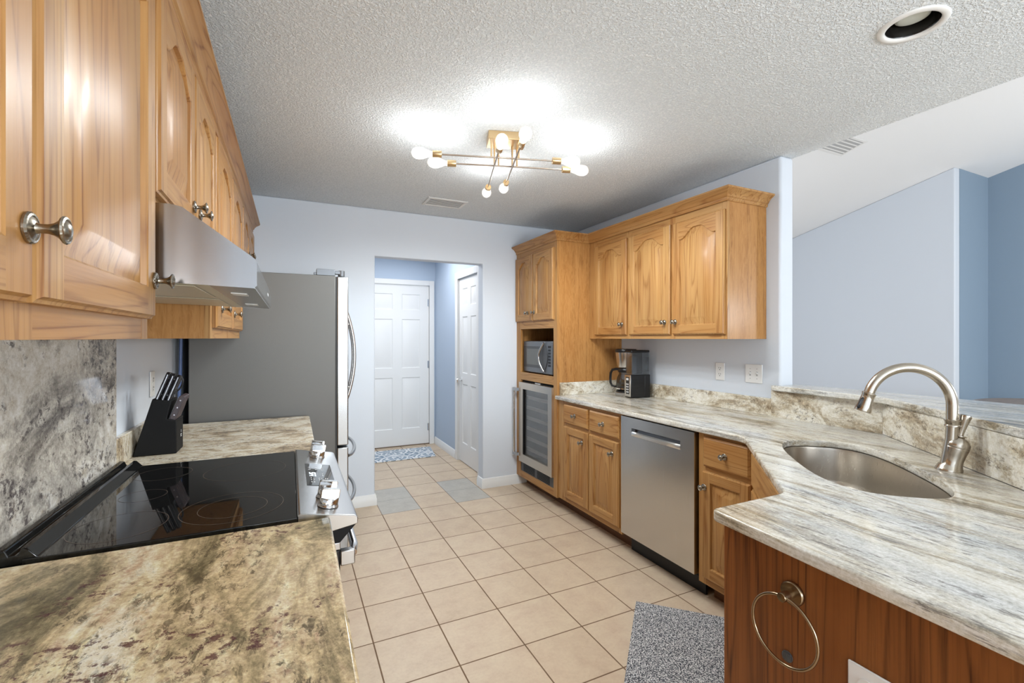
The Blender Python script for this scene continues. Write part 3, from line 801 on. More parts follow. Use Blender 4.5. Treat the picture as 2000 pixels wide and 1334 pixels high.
hd = MB().lathe([(0.0185, -0.002), (0.0215, 0.0), (0.0215, 0.006), (0.0200, 0.008), (0.0205, 0.02), (0.0235, 0.05), (0.0265, 0.066), (0.0255, 0.070), (0.020, 0.0705), (0.019, 0.067), (0.002, 0.067)], e0, dd, 36).build('spray_head', M['nickel_b'], fa, ang=50)
b = MB(); q = e0+dd*0.040; sd = Vector((dd.z*-1, 0, dd.x)).normalized()
sd = Vector((0.75, 0.55, 0)).normalized()
b.tube([q+sd*0.0205-dd*0.022, q+sd*0.026-dd*0.016, q+sd*0.027, q+sd*0.029+dd*0.012, q+sd*0.026+dd*0.017], [0.005, 0.0075, 0.0078, 0.0075, 0.004], 12, flat=0.7); b.build('spray_button', M['black'], hd)

# ------------------------------------------------------------------ dishwasher
dw = thing('dishwasher', 'stainless steel dishwasher with a recessed pocket handle', 'dishwasher', (1.915, 2.373, 0), RM90)
W = 0.596
b = MB(); H0, H1, x0, x1 = 0.765, 0.812, 0.100, 0.500
z0, z1 = 0.128, 0.876
for (a, c_, d, e) in ((0, W, z0, H0), (0, W, H1, z1), (0, x0, H0, H1), (x1, W, H0, H1)):
    b.box(a, c_, 0, 0.045, d, e)
b.build('door', M['steel_v'], dw)
b = MB()  # curved pocket
N = 16
def bow(s): return 0.012*(1-(2*s-1)**2)
L0 = [(x0+(x1-x0)*i/N, 0.0, H0-0.0*bow(i/N)) for i in range(N+1)]+[(x1-(x1-x0)*i/N, 0.0, H1) for i in range(N+1)]
L1 = [(x0+0.006+(x1-x0-0.012)*i/N, 0.020, H0+0.012) for i in range(N+1)]+[(x1-0.006-(x1-x0-0.012)*i/N, 0.028, H1-0.004) for i in range(N+1)]
b.loops([L0, L1], [0, 0]); b.build('handle_pocket', M['pocket'], dw, ang=50)
b = MB()
LL = [(x0+(x1-x0)*i/N, -0.006*math.sin(PI*i/N), H0+0.004+0.018*(2*i/N-1)**2*0.0) for i in range(N+1)]
v = []
for i in range(N+1):
    s_ = i/N; f_ = math.sin(PI*s_); x = x0+(x1-x0)*s_
    v += [(x, 0.0, H0-0.001), (x, -0.010*f_-0.001, H0+0.004), (x, -0.010*f_-0.001, H0+0.020), (x, 0.004, H0+0.026)]
b.add(v, [(4*i+j, 4*i+(j+1) % 4, 4*i+4+(j+1) % 4, 4*i+4+j) for i in range(N) for j in range(4)]); b.build('handle_lip', M['lip'], dw, ang=50)
MB().box(0.0, W, 0.046, 0.60, 0.105, 0.868).build('tub', M['blackm'], dw)
MB().box(0.0, W, 0.085, 0.10, 0.0, 0.125).build('kick_plate', M['black'], dw)

# ------------------------------------------------------------------ range
rg = thing('range', 'slide-in electric range with black glass top and stainless control panel', 'range', (0, 1.672, 0))
RY = 0.375
MB().box(-0.545, 0.060, -RY, RY, 0.03, 0.900).build('body', M['black'], rg)
MB().box(-0.500, 0.0145, -RY-0.005, RY+0.012, 0.900, 0.9175).build('cooktop', M['bglass'], rg, 0.002)
b = MB().prism([(-0.548, 0.905), (-0.548, 0.938), (-0.540, 0.942), (-0.528, 0.940), (-0.522, 0.926), (-0.508, 0.926), (-0.503, 0.940), (-0.494, 0.938), (-0.476, 0.9180), (-0.476, 0.905)], 'y', -RY, RY+0.008)
b.build('vent_trim', M['bglass'], rg, 0.002)
b = MB().prism([(0.015, 0.921), (0.020, 0.925), (0.152, 0.9005), (0.160, 0.897), (0.163, 0.890), (0.162, 0.876), (0.040, 0.856), (0.015, 0.860)], 'y', -RY, RY+0.005)
b.build('control_panel', M['steel'], rg, 0.002)
MB().prism([(0.005, 0.8595), (0.04, 0.8555), (0.158, 0.8748), (0.118, 0.832), (0.005, 0.822)], 'y', -RY+0.004, RY).build('panel_underside', M['blackm'], rg)
def pan(x): return 0.925-(x-0.020)*(0.925-0.9005)/0.132
TILT = -math.atan2(0.0245, 0.132)
dp = MB().box(-0.043, 0.043, -0.135, 0.135, -0.002, 0.0012).build('display', M['bglass2'], rg, 0.0006, loc=(0.087, 1.690-1.672, pan(0.087)), rot=(0, -TILT, 0))
def key(x0, x1, y0, y1): MB().box(x0, x1, y0, y1, 0.0010, 0.0016).build('touch_key', M['mark'], dp)
for gy in (-0.075, -0.098, -0.055):
    for gx in (-0.028, -0.020, -0.004, 0.004, 0.016, 0.022): key(gx-0.0018, gx+0.0018, gy-0.004, gy+0.004)
for gy in (-0.02, 0.002): key(0.008, 0.011, gy-0.004, gy+0.004)
for gx in (-0.03, -0.008, 0.012): key(gx-0.004, gx+0.004, 0.052, 0.056); key(gx-0.004, gx+0.004, 0.080, 0.083)
fcv = bpy.data.curves.new('clock_text', 'FONT'); fcv.body = '1:15'; fcv.size = 0.030; fcv.extrude = 0.0002; fcv.align_x = 'CENTER'
tmp = bpy.data.objects.new('clock_text', fcv); COL.objects.link(tmp)
dg = bpy.context.evaluated_depsgraph_get(); dg.update()
me = bpy.data.meshes.new_from_object(tmp.evaluated_get(dg)); bpy.data.objects.remove(tmp)
me.materials.clear(); me.materials.append(M['led'])
o = bpy.data.objects.new('clock_digits', me); COL.objects.link(o); o.parent = dp; o.location = (-0.012, -0.010, 0.0016); o.rotation_euler = (0, 0, PI/2)
kb = MB()
kb.lathe([(0.0275, 0.0), (0.0275, 0.004), (0.0250, 0.006), (0.0250, 0.022), (0.0235, 0.0245), (0.001, 0.0245)], (0, 0, 0), (0, 0, 1), 36, 0)
kb.prism([(-0.0245, 0.020), (0.0245, 0.020), (0.0245, 0.045), (0.022, 0.048), (-0.022, 0.048), (-0.0245, 0.045)], 'y', -0.007, 0.007, 0)
k0 = kb.build('knob', M['chrome'], rg, 0.0015, loc=(0.092, 1.365-1.672, pan(0.092)), rot=(0, -TILT, 0.12))
for yy, rz in ((1.443, 0.05), (1.945, 0.0), (2.022, 0.0)):
    c = k0.copy(); COL.objects.link(c); c.location = (0.092, yy-1.672, pan(0.092)); c.rotation_euler = (0, -TILT, rz)
def ring_on(cx, cy, radii, parent):
    b = MB()
    for r in radii:
        n = 72; v = []; f = []
        for i in range(n):
            th = 2*PI*i/n
            v += [(cx+r*math.cos(th), cy+r*math.sin(th), 0.9179), (cx+(r+0.0018)*math.cos(th), cy+(r+0.0018)*math.sin(th), 0.9179)]
        for i in range(n): j = (i+1) % n; f.append((2*i, 2*i+1, 2*j+1, 2*j))
        b.add(v, f)
    b.build('burner_ring', M['ring'], parent)
for cx, cy, rr in ((-0.140, 1.450, (0.120, 0.080)), (-0.140, 1.835, (0.122,)), (-0.385, 1.905, (0.078,)), (-0.375, 1.420, (0.095,)), (-0.385, 1.665, (0.055,))):
    ring_on(cx, cy-1.672, rr, rg)
od = MB().box(0.061, 0.118, -RY+0.003, RY-0.003, 0.18, 0.812).build('oven_door', M['bglass'], rg, 0.004)
MB().box(0.060, 0.1185, -RY+0.003, RY-0.003, 0.8125, 0.832).build('door_top_trim', M['steel'], od, 0.002)
for sy in (-1, 1):
    MB().box(0.1185, 0.156, sy*(RY-0.014)-0.011, sy*(RY-0.014)+0.011, 0.768, 0.808).build('handle_bracket', M['steel'], od, 0.003)
MB().tube([(0.150, -RY+0.01, 0.797), (0.158, -RY+0.05, 0.800), (0.160, 0, 0.800), (0.158, RY-0.05, 0.800), (0.150, RY-0.01, 0.797)], 0.011, 16).build('oven_handle', M['chrome'], od)
MB().box(0.061, 0.115, -RY+0.003, RY-0.003, 0.04, 0.172).build('storage_drawer', M['steel'], rg, 0.004)

# ------------------------------------------------------------------ range hood
hd_y0, hd_y1 = 1.168, 1.962
hood = thing('range_hood', 'stainless steel under-cabinet range hood over the cooktop', 'range hood', (0, hd_y0, 0))
L = hd_y1-hd_y0
prof = [(-0.572, 1.500), (-0.572, 1.652), (-0.222, 1.652), (-0.205, 1.648), (-0.075, 1.552), (-0.068, 1.542), (-0.068, 1.490), (-0.074, 1.484)]
b = MB(); n = len(prof)
# shell without the underside
for yy, side in ((0.0, 1), (L, 0)):
    b.add([(x, yy, z) for x, z in prof], [tuple(range(n)) if side else tuple(range(n-1, -1, -1))])
for i in range(n-1):
    (xa, za), (xb, zb) = prof[i], prof[i+1]
    b.add([(xa, 0, za), (xb, 0, zb), (xb, L, zb), (xa, L, za)], [(0, 1, 2, 3)])
b.build('canopy', M['steel_x'], hood, ang=25)
MB().prism([(-0.570, 1.498), (-0.16, 1.4885), (-0.16, 1.4925), (-0.570, 1.502)], 'y', 0.004, L-0.004).build('underside', M['cream_metal'], hood)
MB().prism([(-0.16, 1.4880), (-0.072, 1.4838), (-0.072, 1.4880), (-0.16, 1.4925)], 'y', 0.002, L-0.002).build('light_panel', M['steel'], hood)
for yy in (0.04, 0.43):
    MB().prism([(-0.52, 1.4945), (-0.19, 1.4868), (-0.19, 1.4885), (-0.52, 1.4965)], 'y', yy, yy+0.33).build('filter', M['cream_metal'], hood, 0.001)
for yy in (0.20, 0.60):
    MB().prism([(-0.135, 1.4852), (-0.100, 1.4835), (-0.100, 1.4855), (-0.135, 1.4872)], 'y', yy-0.03, yy+0.03).build('lamp_lens', M['plate'], hood)
b = MB()
for i in range(3): b.box(-0.0682, -0.0675, 0.52+i*0.02, 0.532+i*0.02, 1.512, 1.520)
b.build('switch_marks', M['mark'], hood)

# ------------------------------------------------------------------ refrigerator
fr = thing('refrigerator', 'stainless french door refrigerator with dark grey side', 'refrigerator', (0, 3.035, 0))
FW = 0.862
MB().box(-0.505, 0.248, 0, FW, 0.03, 1.757).build('cabinet_body', M['fridge'], fr, 0.004)
MB().box(0.2485, 0.257, 0.004, FW-0.004, 0.05, 1.752).build('gasket', M['gasket'], fr)
def fridge_front(y0, y1, z0, z1, name):
    b = MB(); n = 10; prof = []
    for i in range(n+1):
        s_ = i/n; y = y0+(y1-y0)*s_; prof.append((0.322+0.016*math.sin(PI*(0.02+0.96*((y)/FW))), y))
    poly = [(0.2575, y0)]+[(x, y) for x, y in prof]+[(0.2575, y1)]
    b.prism(poly, 'z', z0, z1)
    return b.build(name, M['steel_f'], fr, 0.006, seg=3)
dl = fridge_front(0.0, FW/2-0.003, 0.708, 1.755, 'door'); dr = fridge_front(FW/2+0.003, FW, 0.708, 1.755, 'door')
dr1 = fridge_front(0.0, FW, 0.392, 0.694, 'freezer_drawer'); dr2 = fridge_front(0.0, FW, 0.065, 0.384, 'freezer_drawer')
for d_, yy in ((dl, FW/2-0.045), (dr, FW/2+0.045)):
    pts = []
    for i in range(25):
        s_ = i/24; z = 0.900+(1.60-0.900)*s_; pts.append((0.334+0.072*math.sin(PI*s_)**0.8, yy, z))
    b = MB().tube(pts, 0.0105, 14)
    for z in (1.03, 1.47): b.tube([(0.332, yy, z), (0.385, yy, z)], 0.006, 8)
    b.build('door_handle', M['steel_v'], d_)
for d_, zz in ((dr1, 0.628), (dr2, 0.338)):
    pts = []
    for i in range(25):
        s_ = i/24; y = 0.06+(FW-0.12)*s_; pts.append((0.326+0.075*math.sin(PI*s_)**0.6, y, zz))
    MB().tube(pts, 0.0115, 14).build('drawer_handle', M['steel'], d_)
for yy in (0.004, FW-0.064):
    hb = MB().box(0.140, 0.246, yy, yy+0.060, 1.7575, 1.796).box(0.126, 0.140, yy+0.006, yy+0.05, 1.7575, 1.775)
    hb.lathe([(0.020, 0), (0.020, 0.036), (0.001, 0.0365)], (0.285, yy+0.03, 1.7575), (0, 0, 1), 20)
    hb.box(0.246, 0.285, yy+0.012, yy+0.048, 1.770, 1.790)
    hb.build('hinge_cover', M['mw'], fr, 0.002)
MB().box(-0.45, 0.23, 0.02, FW-0.02, 0.0, 0.03).build('base_grille', M['blackm'], fr)
o = MB().tube([(-0.548, 3.018, 0.02), (-0.546, 3.018, 0.5), (-0.549, 3.016, 0.9), (-0.538, 3.018, 1.2), (-0.530, 3.016, 1.6), (-0.528, 3.018, 1.9)], 0.0075, 10).build('power_cord', M['cable'])
tag(o, 'blue cord hanging in the dark gap beside the refrigerator', 'cord')

# ------------------------------------------------------------------ microwave
mw = thing('microwave', 'grey countertop microwave in the tall cabinet nook', 'microwave', (1.958, 3.830, 1.0555), RM90)
W, H, D = 0.520, 0.292, 0.36
MB().box(0, W, 0.020, D, 0.008, H).build('housing', M['black'], mw, 0.004)
b = MB()
for x in (0.03, W-0.03):
    for y in (0.05, D-0.05): b.lathe([(0.012, 0), (0.012, 0.008)], (x, y, 0), (0, 0, 1), 12)
b.build('foot', M['black'], mw)
dm = MB().box(0.0, 0.395, 0.0, 0.020, 0.010, H-0.002).build('door', M['mw'], mw, 0.005)
MB().box(0.004, 0.330, -0.0012, 0.0, 0.055, 0.245).build('window_frame', M['dgrey'], dm)
MB().box(0.062, 0.305, -0.0022, -0.0012, 0.080, 0.222).build('window', M['mwwin'], dm)
pts = []; 
for i in range(21):
    s_ = i/20; pts.append((0.392-0.060*math.sin(PI*s_), -0.010-0.018*math.sin(PI*s_), 0.030+0.245*s_))
MB().tube(pts, 0.0095, 12).build('handle', M['steel_v'], dm)
b = MB(); ppl = [(p[0]+0.006, p[2]) for p in pts]+[(0.392+0.055*math.sin(PI*(1-i/20)), 0.030+0.245*(1-i/20)) for i in range(1, 20)]
b.prism(ppl, 'y', -0.008, 0.0); b.build('handle_inlay', M['dgrey'], dm)
cpn = MB().box(0.396, W, 0.0, 0.020, 0.010, H-0.002).build('control_panel', M['mw'], mw, 0.004)
b = MB()
for i in range(6): b.box(0.452, 0.492, -0.0015, 0.0, 0.075+i*0.026, 0.093+i*0.026)
b.box(0.448, 0.495, -0.0015, 0.0, 0.232, 0.252); b.build('keypad', M['black'], cpn)

# ------------------------------------------------------------------ wine cooler
wcl = thing('wine_cooler', 'stainless framed glass door wine cooler in the bottom of the tall cabinet', 'wine cooler', (1.945, 3.829, 0.128), RM90)
W = 0.596
b = MB().box(0, 0.03, 0.004, 0.54, 0.0, 0.852).box(W-0.03, W, 0.004, 0.54, 0, 0.852).box(0.03, W-0.03, 0.004, 0.54, 0.82, 0.852).box(0.03, W-0.03, 0.004, 0.54, 0.0, 0.12).box(0.03, W-0.03, 0.52, 0.54, 0.12, 0.82)
b.build('housing', M['blackm'], wcl)
dcl = MB().box(0, 0.075, -0.040, 0.0, 0.112, 0.842).box(W-0.064, W, -0.040, 0.0, 0.112, 0.842).box(0.075, W-0.064, -0.040, 0, 0.782, 0.842).box(0.075, W-0.064, -0.040, 0, 0.112, 0.186).build('door_frame', M['steel_w'], wcl)
MB().box(0.075, W-0.064, -0.026, -0.020, 0.186, 0.782).build('glass_pane', M['cglass'], dcl)
b = MB().box(0.074, 0.084, -0.038, -0.004, 0.186, 0.782); b.build('inner_gasket', M['black'], dcl)
hb = MB().tube([(-0.046, -0.068, 0.155), (-0.046, -0.068, 0.790)], 0.0095, 16)
hb.build('handle_bar', M['steel_v'], dcl)
for z in (0.175, 0.772): MB().prism([(-0.056, -0.080), (-0.036, -0.080), (0.022, -0.052), (0.022, -0.040), (0.000, -0.040), (-0.056, -0.064)], 'z', z-0.014, z+0.014).build('handle_bracket', M['steel'], dcl, 0.0015)
for i in range(6):
    z = 0.232+i*0.094
    b = MB().box(0.035, W-0.035, 0.010, 0.024, z-0.013, z+0.013)
    b.build('rack', M['rackm'], wcl)
b = MB().box(0, W, -0.016, 0.004, 0.018, 0.108)
b.build('grille', M['dgrey'], wcl)
b = MB()
for s0, s1 in ((0.05, 0.265), (0.31, 0.525)):
    for i in range(6): b.box(s0, s1, -0.0175, -0.016, 0.030+i*0.012, 0.0365+i*0.012)
b.build('vent_slots', M['blackm'], wcl)
MB().box(0.25, 0.35, -0.006, 0.0038, 0.8425, 0.8515).build('top_badge', M['chrome'], wcl)

# ------------------------------------------------------------------ coffee maker
cm = thing('coffee_maker', 'black and steel drip coffee maker with glass carafe on the right counter', 'coffee maker', (2.405, 2.875, 0.9145), RM90-math.radians(6))
# local x -> toward the camera side, y -> toward the wall
MB().box(0.028, 0.110, -0.062, 0.090, 0.004, 0.178).build('side_housing', M['black'], cm, 0.004)
b = MB()
for i in range(14): b.box(0.110, 0.1112, -0.056, 0.086, 0.016+i*0.0115, 0.0225+i*0.0115)
b.build('side_ribs', M['black'], cm)
fp = MB().box(0.029, 0.109, -0.066, -0.062, 0.010, 0.176).build('front_panel', M['steel_v'], cm, 0.002)
MB().box(0.048, 0.090, -0.0675, -0.066, 0.030, 0.160).build('button_strip', M['black'], fp)
b = MB()
for i in range(4):
    for j in range(2): b.box(0.054+j*0.018, 0.066+j*0.018, -0.0685, -0.0675, 0.040+i*0.020, 0.050+i*0.020)
b.box(0.054, 0.084, -0.0685, -0.0675, 0.135, 0.152); b.build('button', M['mark'], fp)
MB().box(-0.075, 0.112, 0.060, 0.110, 0.0, 0.178).build('back_column', M['black'], cm, 0.004)
rv = MB()
for (x0, x1, y0, y1) in ((0.030, 0.033, -0.055, 0.100), (0.107, 0.110, -0.055, 0.100), (0.033, 0.107, -0.055, -0.052), (0.033, 0.107, 0.097, 0.100)): rv.box(x0, x1, y0, y1, 0.1785, 0.345)
rv.build('water_tank', M['smoke'], cm)
MB().box(0.044, 0.062, -0.02, 0.02, 0.180, 0.320).build('tank_tube', M['dgrey'], cm, 0.004)
MB().box(0.026, 0.114, -0.062, 0.104, 0.346, 0.366).build('tank_lid', M['black'], cm, 0.006)
MB().box(0.060, 0.085, 0.100, 0.118, 0.20, 0.31).build('tank_handle', M['glass'], cm, 0.004)
CX = -0.052
MB().lathe([(0.082, 0), (0.084, 0.003), (0.084, 0.028), (0.078, 0.033), (0.001, 0.034)], (CX, 0, 0), (0, 0, 1), 40).build('warming_base', M['steel'], cm, ang=40)
MB().lathe([(0.078, 0), (0.078, 0.006), (0.001, 0.006)], (CX, 0, 0.0345), (0, 0, 1), 40).build('warming_plate', M['black'], cm)
MB().lathe([(0.066, 0.228), (0.070, 0.236), (0.083, 0.342), (0.083, 0.345), (0.001, 0.345)], (CX, 0, 0), (0, 0, 1), 44).build('brew_basket', M['steel_v'], cm, ang=40)
MB().lathe([(0.084, 0.3455), (0.085, 0.362), (0.080, 0.371), (0.001, 0.373)], (CX, 0, 0), (0, 0, 1), 44).build('basket_lid', M['black'], cm, ang=40)
MB().box(CX-0.06, 0.030, 0.010, 0.100, 0.180, 0.365).build('rear_housing', M['black'], cm, 0.006)
ca = thing('carafe', 'glass coffee carafe with a black handle on the coffee maker warming plate', 'carafe', cm.matrix_basis @ Vector((CX, 0, 0.0415)), RM90-math.radians(6))
gp = [(0.060, 0.0), (0.070, 0.004), (0.076, 0.030), (0.076, 0.065), (0.068, 0.105), (0.055, 0.130), (0.054, 0.148)]
MB().lathe(gp, (0, 0, 0), (0, 0, 1), 44).build('glass_pot', M['pot'], ca, ang=60)
MB().lathe([(0.060, 0.146), (0.062, 0.150), (0.062, 0.168), (0.052, 0.180), (0.001, 0.182)], (0, 0, 0), (0, 0, 1), 44).build('pot_lid', M['black'], ca, ang=40)
MB().lathe([(0.0775, 0.012), (0.0785, 0.013), (0.0785, 0.022), (0.0775, 0.023)], (0, 0, 0), (0, 0, 1), 44, cap=False).build('base_band', M['chrome'], ca)
hx, hy = -0.85, -0.53
hp = [(0.055, 0.166), (0.085, 0.168), (0.118, 0.160), (0.132, 0.135), (0.136, 0.095), (0.134, 0.055), (0.122, 0.034), (0.098, 0.026), (0.076, 0.028)]
MB().tube([(hx*r, hy*r, z) for r, z in hp], [0.011, 0.012, 0.013, 0.0135, 0.0135, 0.013, 0.012, 0.011, 0.010], 14, flat=0.75).build('handle', M['black'], ca)

# ------------------------------------------------------------------ knife block and knives
kb_ = thing('knife_block', 'slanted black wooden knife block on the far left counter', 'knife block', (-0.481, 2.297, 0.9145))
def KP(x, z): return (x+0.481, z-0.914)
bp = [KP(-0.551, 0.9142), KP(-0.411, 0.9142), KP(-0.411, 1.046), KP(-0.443, 1.052), KP(-0.428, 1.124), KP(-0.489, 1.135)]
kbo = MB().prism(bp, 'y', -0.062, 0.062).build('block', M['blackm'], kb_, 0.003)
b = MB(); b.box(0.0702, 0.0708, 0.010, 0.030, 0.060, 0.064).box(0.0702, 0.0708, 0.012, 0.028, 0.053, 0.057); b.prism([(0.020, 0.070), (0.025, 0.070), (0.0225, 0.082)], 'x', 0.0702, 0.0708)
b.build('emblem', M['mark'], kb_)
kd = Vector((0.345, 0, 0.94)).normalized()
def knife(name, label, base, length, w, th, mat, group, spine=True, rz=0.0):
    t = thing(name, label, 'knife', base, 0, group); t.rotation_euler = (Matrix.Rotation(math.atan2(kd.x, kd.z), 3, 'Y') @ Matrix.Rotation(rz, 3, 'Z')).to_euler()
    # local z along the handle, x = handle width, y = thickness
    b = MB().prism([(-w/2, 0.0), (w/2, 0.0), (w/2*1.02, length*0.45), (w/2*0.9, length*0.7), (w/2*1.1, length*0.93), (w/2*0.8, length), (-w/2*0.6, length), (-w/2, length*0.9)], 'y', -th/2, th/2)
    b.build('handle', mat, t, 0.003)
    if spine: MB().prism([(-w/2-0.0006, 0.0), (-w/2+0.0012, 0.0), (-w/2+0.0012, length*0.92), (-w/2-0.0006, length*0.92)], 'y', -0.0016, 0.0016).build('tang', M['blade'], t)
    b = MB()
    for q in (0.2, 0.5, 0.8): b.lathe([(0.0028, 0), (0.0028, th+0.0012)], (0, -th/2-0.0006, length*q), (0, 1, 0), 10)
    b.build('rivet', M['blade'], t)
    MB().box(-w*0.42, w*0.42, -0.001, 0.001, -0.055, 0.0).build('blade', M['blade'], t)
    return t
def on_top(x):  # height of the slanted top face
    return 1.135+(x+0.489)*(1.124-1.135)/(0.061)
labs = ['black-handled knife nearest the wall in the front row of the block', 'black-handled knife in the middle of the front row of the block', 'black-handled knife nearest the aisle in the front row of the block']
for i, x in enumerate((-0.476, -0.458, -0.440)):
    knife('kitchen_knife', labs[i], (x, 2.252, on_top(x)-0.001), 0.112-0.003*i, 0.022, 0.0145, M['handle_blk'], 'large knives in the block', rz=PI/2)
labs = ['black-handled knife nearest the wall in the second row of the block', 'black-handled knife in the middle of the second row of the block', 'slim black-handled knife nearest the aisle in the second row of the block']
for i, x in enumerate((-0.477, -0.459, -0.441)):
    knife('kitchen_knife', labs[i], (x, 2.290, on_top(x)-0.001), 0.108-0.004*i, 0.022, 0.0145, M['handle_blk'], 'large knives in the block', rz=PI/2)
sc_ = thing('scissors', 'black-handled kitchen scissors in the back of the knife block', 'scissors', (-0.460, 2.332, on_top(-0.46)-0.001)); sc_.rotation_euler = (0, math.atan2(kd.x, kd.z), 0)
for sx in (-1, 1):
    pts = [(sx*0.016+0.014*math.cos(a), 0, 0.062+0.030*math.sin(a)) for a in [2*PI*i/20 for i in range(20)]]
    MB().tube(pts, 0.0035, 8, closed=True).build('finger_loop', M['handle_blk'], sc_)
MB().prism([(-0.012, -0.05), (0.012, -0.05), (0.016, 0.034), (-0.016, 0.034)], 'y', -0.003, 0.003).build('shank', M['blade'], sc_)
for i in range(5):
    y = 2.246+i*0.0125*1.6
    knife('steak_knife', ['steak knife nearest the camera in the lower step of the block', 'second steak knife from the camera in the lower step', 'middle one of five steak knives in the lower step', 'fourth steak knife from the camera in the lower step', 'steak knife farthest from the camera in the lower step'][i],
          (-0.4265, y, 1.0485), 0.100, 0.022, 0.012, M['handle_brn'], 'steak knives in the block', spine=True)

# ------------------------------------------------------------------ ceiling light
cl = thing('ceiling_light', 'brass sputnik ceiling light with eight lit bulbs', 'ceiling light', (1.022, 2.215, 2.439), math.radians(-17.2))
MB().box(-0.095, 0.105, -0.066, 0.060, -0.042, 0.0).build('canopy', M['brass'], cl, 0.002)
ZA, ZBr = -0.139, -0.152
def bulb_part(parent, p, d):
    p = Vector(p); d = Vector(d)
    s_ = MB().lathe([(0.0165, 0.0), (0.0172, 0.002), (0.0172, 0.044), (0.0165, 0.046), (0.012, 0.047), (0.012, 0.044)], p, d, 24).build('socket', M['brass'], parent, ang=40)
    q = p+d*0.046
    bu = MB().lathe([(0.012, 0.0), (0.013, 0.010), (0.020, 0.028), (0.0275, 0.048), (0.0300, 0.064), (0.0285, 0.080), (0.021, 0.095), (0.010, 0.1025), (0.0005, 0.104)], q, d, 28, cap=False).build('bulb', M['bulb'], s_, ang=80)
    MB().lathe([(0.003, 0.012), (0.004, 0.03), (0.009, 0.05), (0.010, 0.07), (0.004, 0.08), (0.001, 0.082)], q, d, 12).build('filament', M['bulb_core'], s_)
    ld = bpy.data.lights.new('bulb_glow', 'POINT'); ld.energy = BULB_W; ld.color = (0.94, 0.97, 1.0); ld.shadow_soft_size = 0.03
    lo = bpy.data.objects.new('bulb_glow', ld); COL.objects.link(lo); lo.parent = cl; lo.location = q+d*0.062
    sd_ = bpy.data.lights.new('bulb_beam', 'SPOT'); sd_.energy = BULB_DOWN; sd_.color = (0.90, 0.96, 1.0); sd_.shadow_soft_size = 0.03; sd_.spot_size = math.radians(178); sd_.spot_blend = 0.5
    so = bpy.data.objects.new('bulb_beam', sd_); COL.objects.link(so); so.parent = cl; so.location = q+d*0.062
for off, axis, z, h0, h1 in ((-0.064, 0, ZA, -0.334, 0.241), (0.050, 0, ZA, -0.259, 0.323), (-0.056, 1, ZBr, -0.190, 0.362), (0.040, 1, ZBr, -0.275, 0.262)):
    if axis == 0: p0, p1, d = (h0, off, z), (h1, off, z), Vector((1, 0, 0))
    else: p0, p1, d = (off, h0, z), (off, h1, z), Vector((0, 1, 0))
    r = MB().tube([p0, p1], 0.0042, 12).build('rod', M['rod'], cl)
    bulb_part(r, Vector(p1)-d*0.002, d); bulb_part(r, Vector(p0)+d*0.002, -d)
for x, y, z in ((-0.030, 0.050, ZA), (0.070, 0.050, ZA), (-0.080, -0.0595, ZA), (0.062, -0.0595, ZA), (-0.056, 0.02, ZBr), (0.040, 0.02, ZBr)):
    MB().tube([(x, y, -0.041), (x, y, z)], 0.0048, 10).build('stem', M['brass'], cl)

# recessed can
rc = thing('recessed_light', 'unlit recessed can light with black ribbed baffle in the ceiling', 'ceiling light', (CAN[0], CAN[1], ZC))
MB().lathe([(0.074, 0.002), (0.0745, -0.004), (0.080, -0.007), (0.094, -0.006), (0.097, -0.002), (0.097, 0.0)], (0, 0, 0), (0, 0, 1), 56, cap=False).build('trim_ring', M['white'], rc, ang=60)
pr = []
for i in range(22):
    z = 0.002+i*0.0045; pr.append((0.0735-0.0006*i-(0.002 if i % 2 else 0.0), z))
MB().lathe(pr, (0, 0, 0), (0, 0, 1), 56, cap=False).build('baffle', M['baffle'], rc, ang=60)
MB().lathe([(0.0005, 0.020), (0.035, 0.022), (0.048, 0.028), (0.051, 0.040), (0.040, 0.075), (0.030, 0.0965)], (0, 0, 0), (0, 0, 1), 40, cap=False).build('bulb', M['lens'], rc, ang=60)
MB().lathe([(0.0605, 0.097), (0.001, 0.098)], (0, 0, 0), (0, 0, 1), 40, cap=False).build('housing_top', M['baffle'], rc)

# ceiling registers
def register(name, label, loc, rot, w, h, n, place=None):
    t = thing(name, label, 'air vent', loc); t.rotation_euler = rot
    b = MB()
    f = 0.022
    for (x0, x1, y0, y1) in ((-w/2, w/2, -h/2, -h/2+f), (-w/2, w/2, h/2-f, h/2), (-w/2, -w/2+f, -h/2+f, h/2-f), (w/2-f, w/2, -h/2+f, h/2-f)):
        b.box(x0, x1, y0, y1, -0.006, 0.0)
    b.build('frame', M['white'], t, 0.002)
    MB().box(-w/2+f, w/2-f, -h/2+f, h/2-f, -0.0012, -0.0002).build('backing', M['dgrey'], t)
    for i in range(n):
        y = -h/2+f+(h-2*f)*(i+0.5)/n; s_ = (h-2*f)/n
        ya, yb = y-s_*0.20, y+s_*0.14
        MB().add([(-w/2+f, ya, -0.0018), (w/2-f, ya, -0.0018), (w/2-f, yb, -0.0028), (-w/2+f, yb, -0.0028),
                  (-w/2+f, ya, -0.0026), (w/2-f, ya, -0.0026), (w/2-f, yb, -0.0036), (-w/2+f, yb, -0.0036)],
                 [(0, 1, 2, 3), (7, 6, 5, 4), (0, 4, 5, 1), (1, 5, 6, 2), (2, 6, 7, 3), (3, 7, 4, 0)]).build('slat', M['white'], t)
    return t
register('air_vent', 'white slatted air vent in the textured kitchen ceiling', (1.095, 3.515, ZC), (0, 0, 0), 0.315, 0.215, 6)
tv = register('air_vent', 'white air vent in the smooth sloped ceiling of the adjoining room', (4.335, 2.385, VZ(2.385)), (0, 0, 0), 0.36, 0.22, 5)
tv.rotation_euler = (-math.atan(0.2357), 0, 0)
for c in tv.children:
    if c.name.startswith('backing'): c.data.materials[0] = M['slot2']

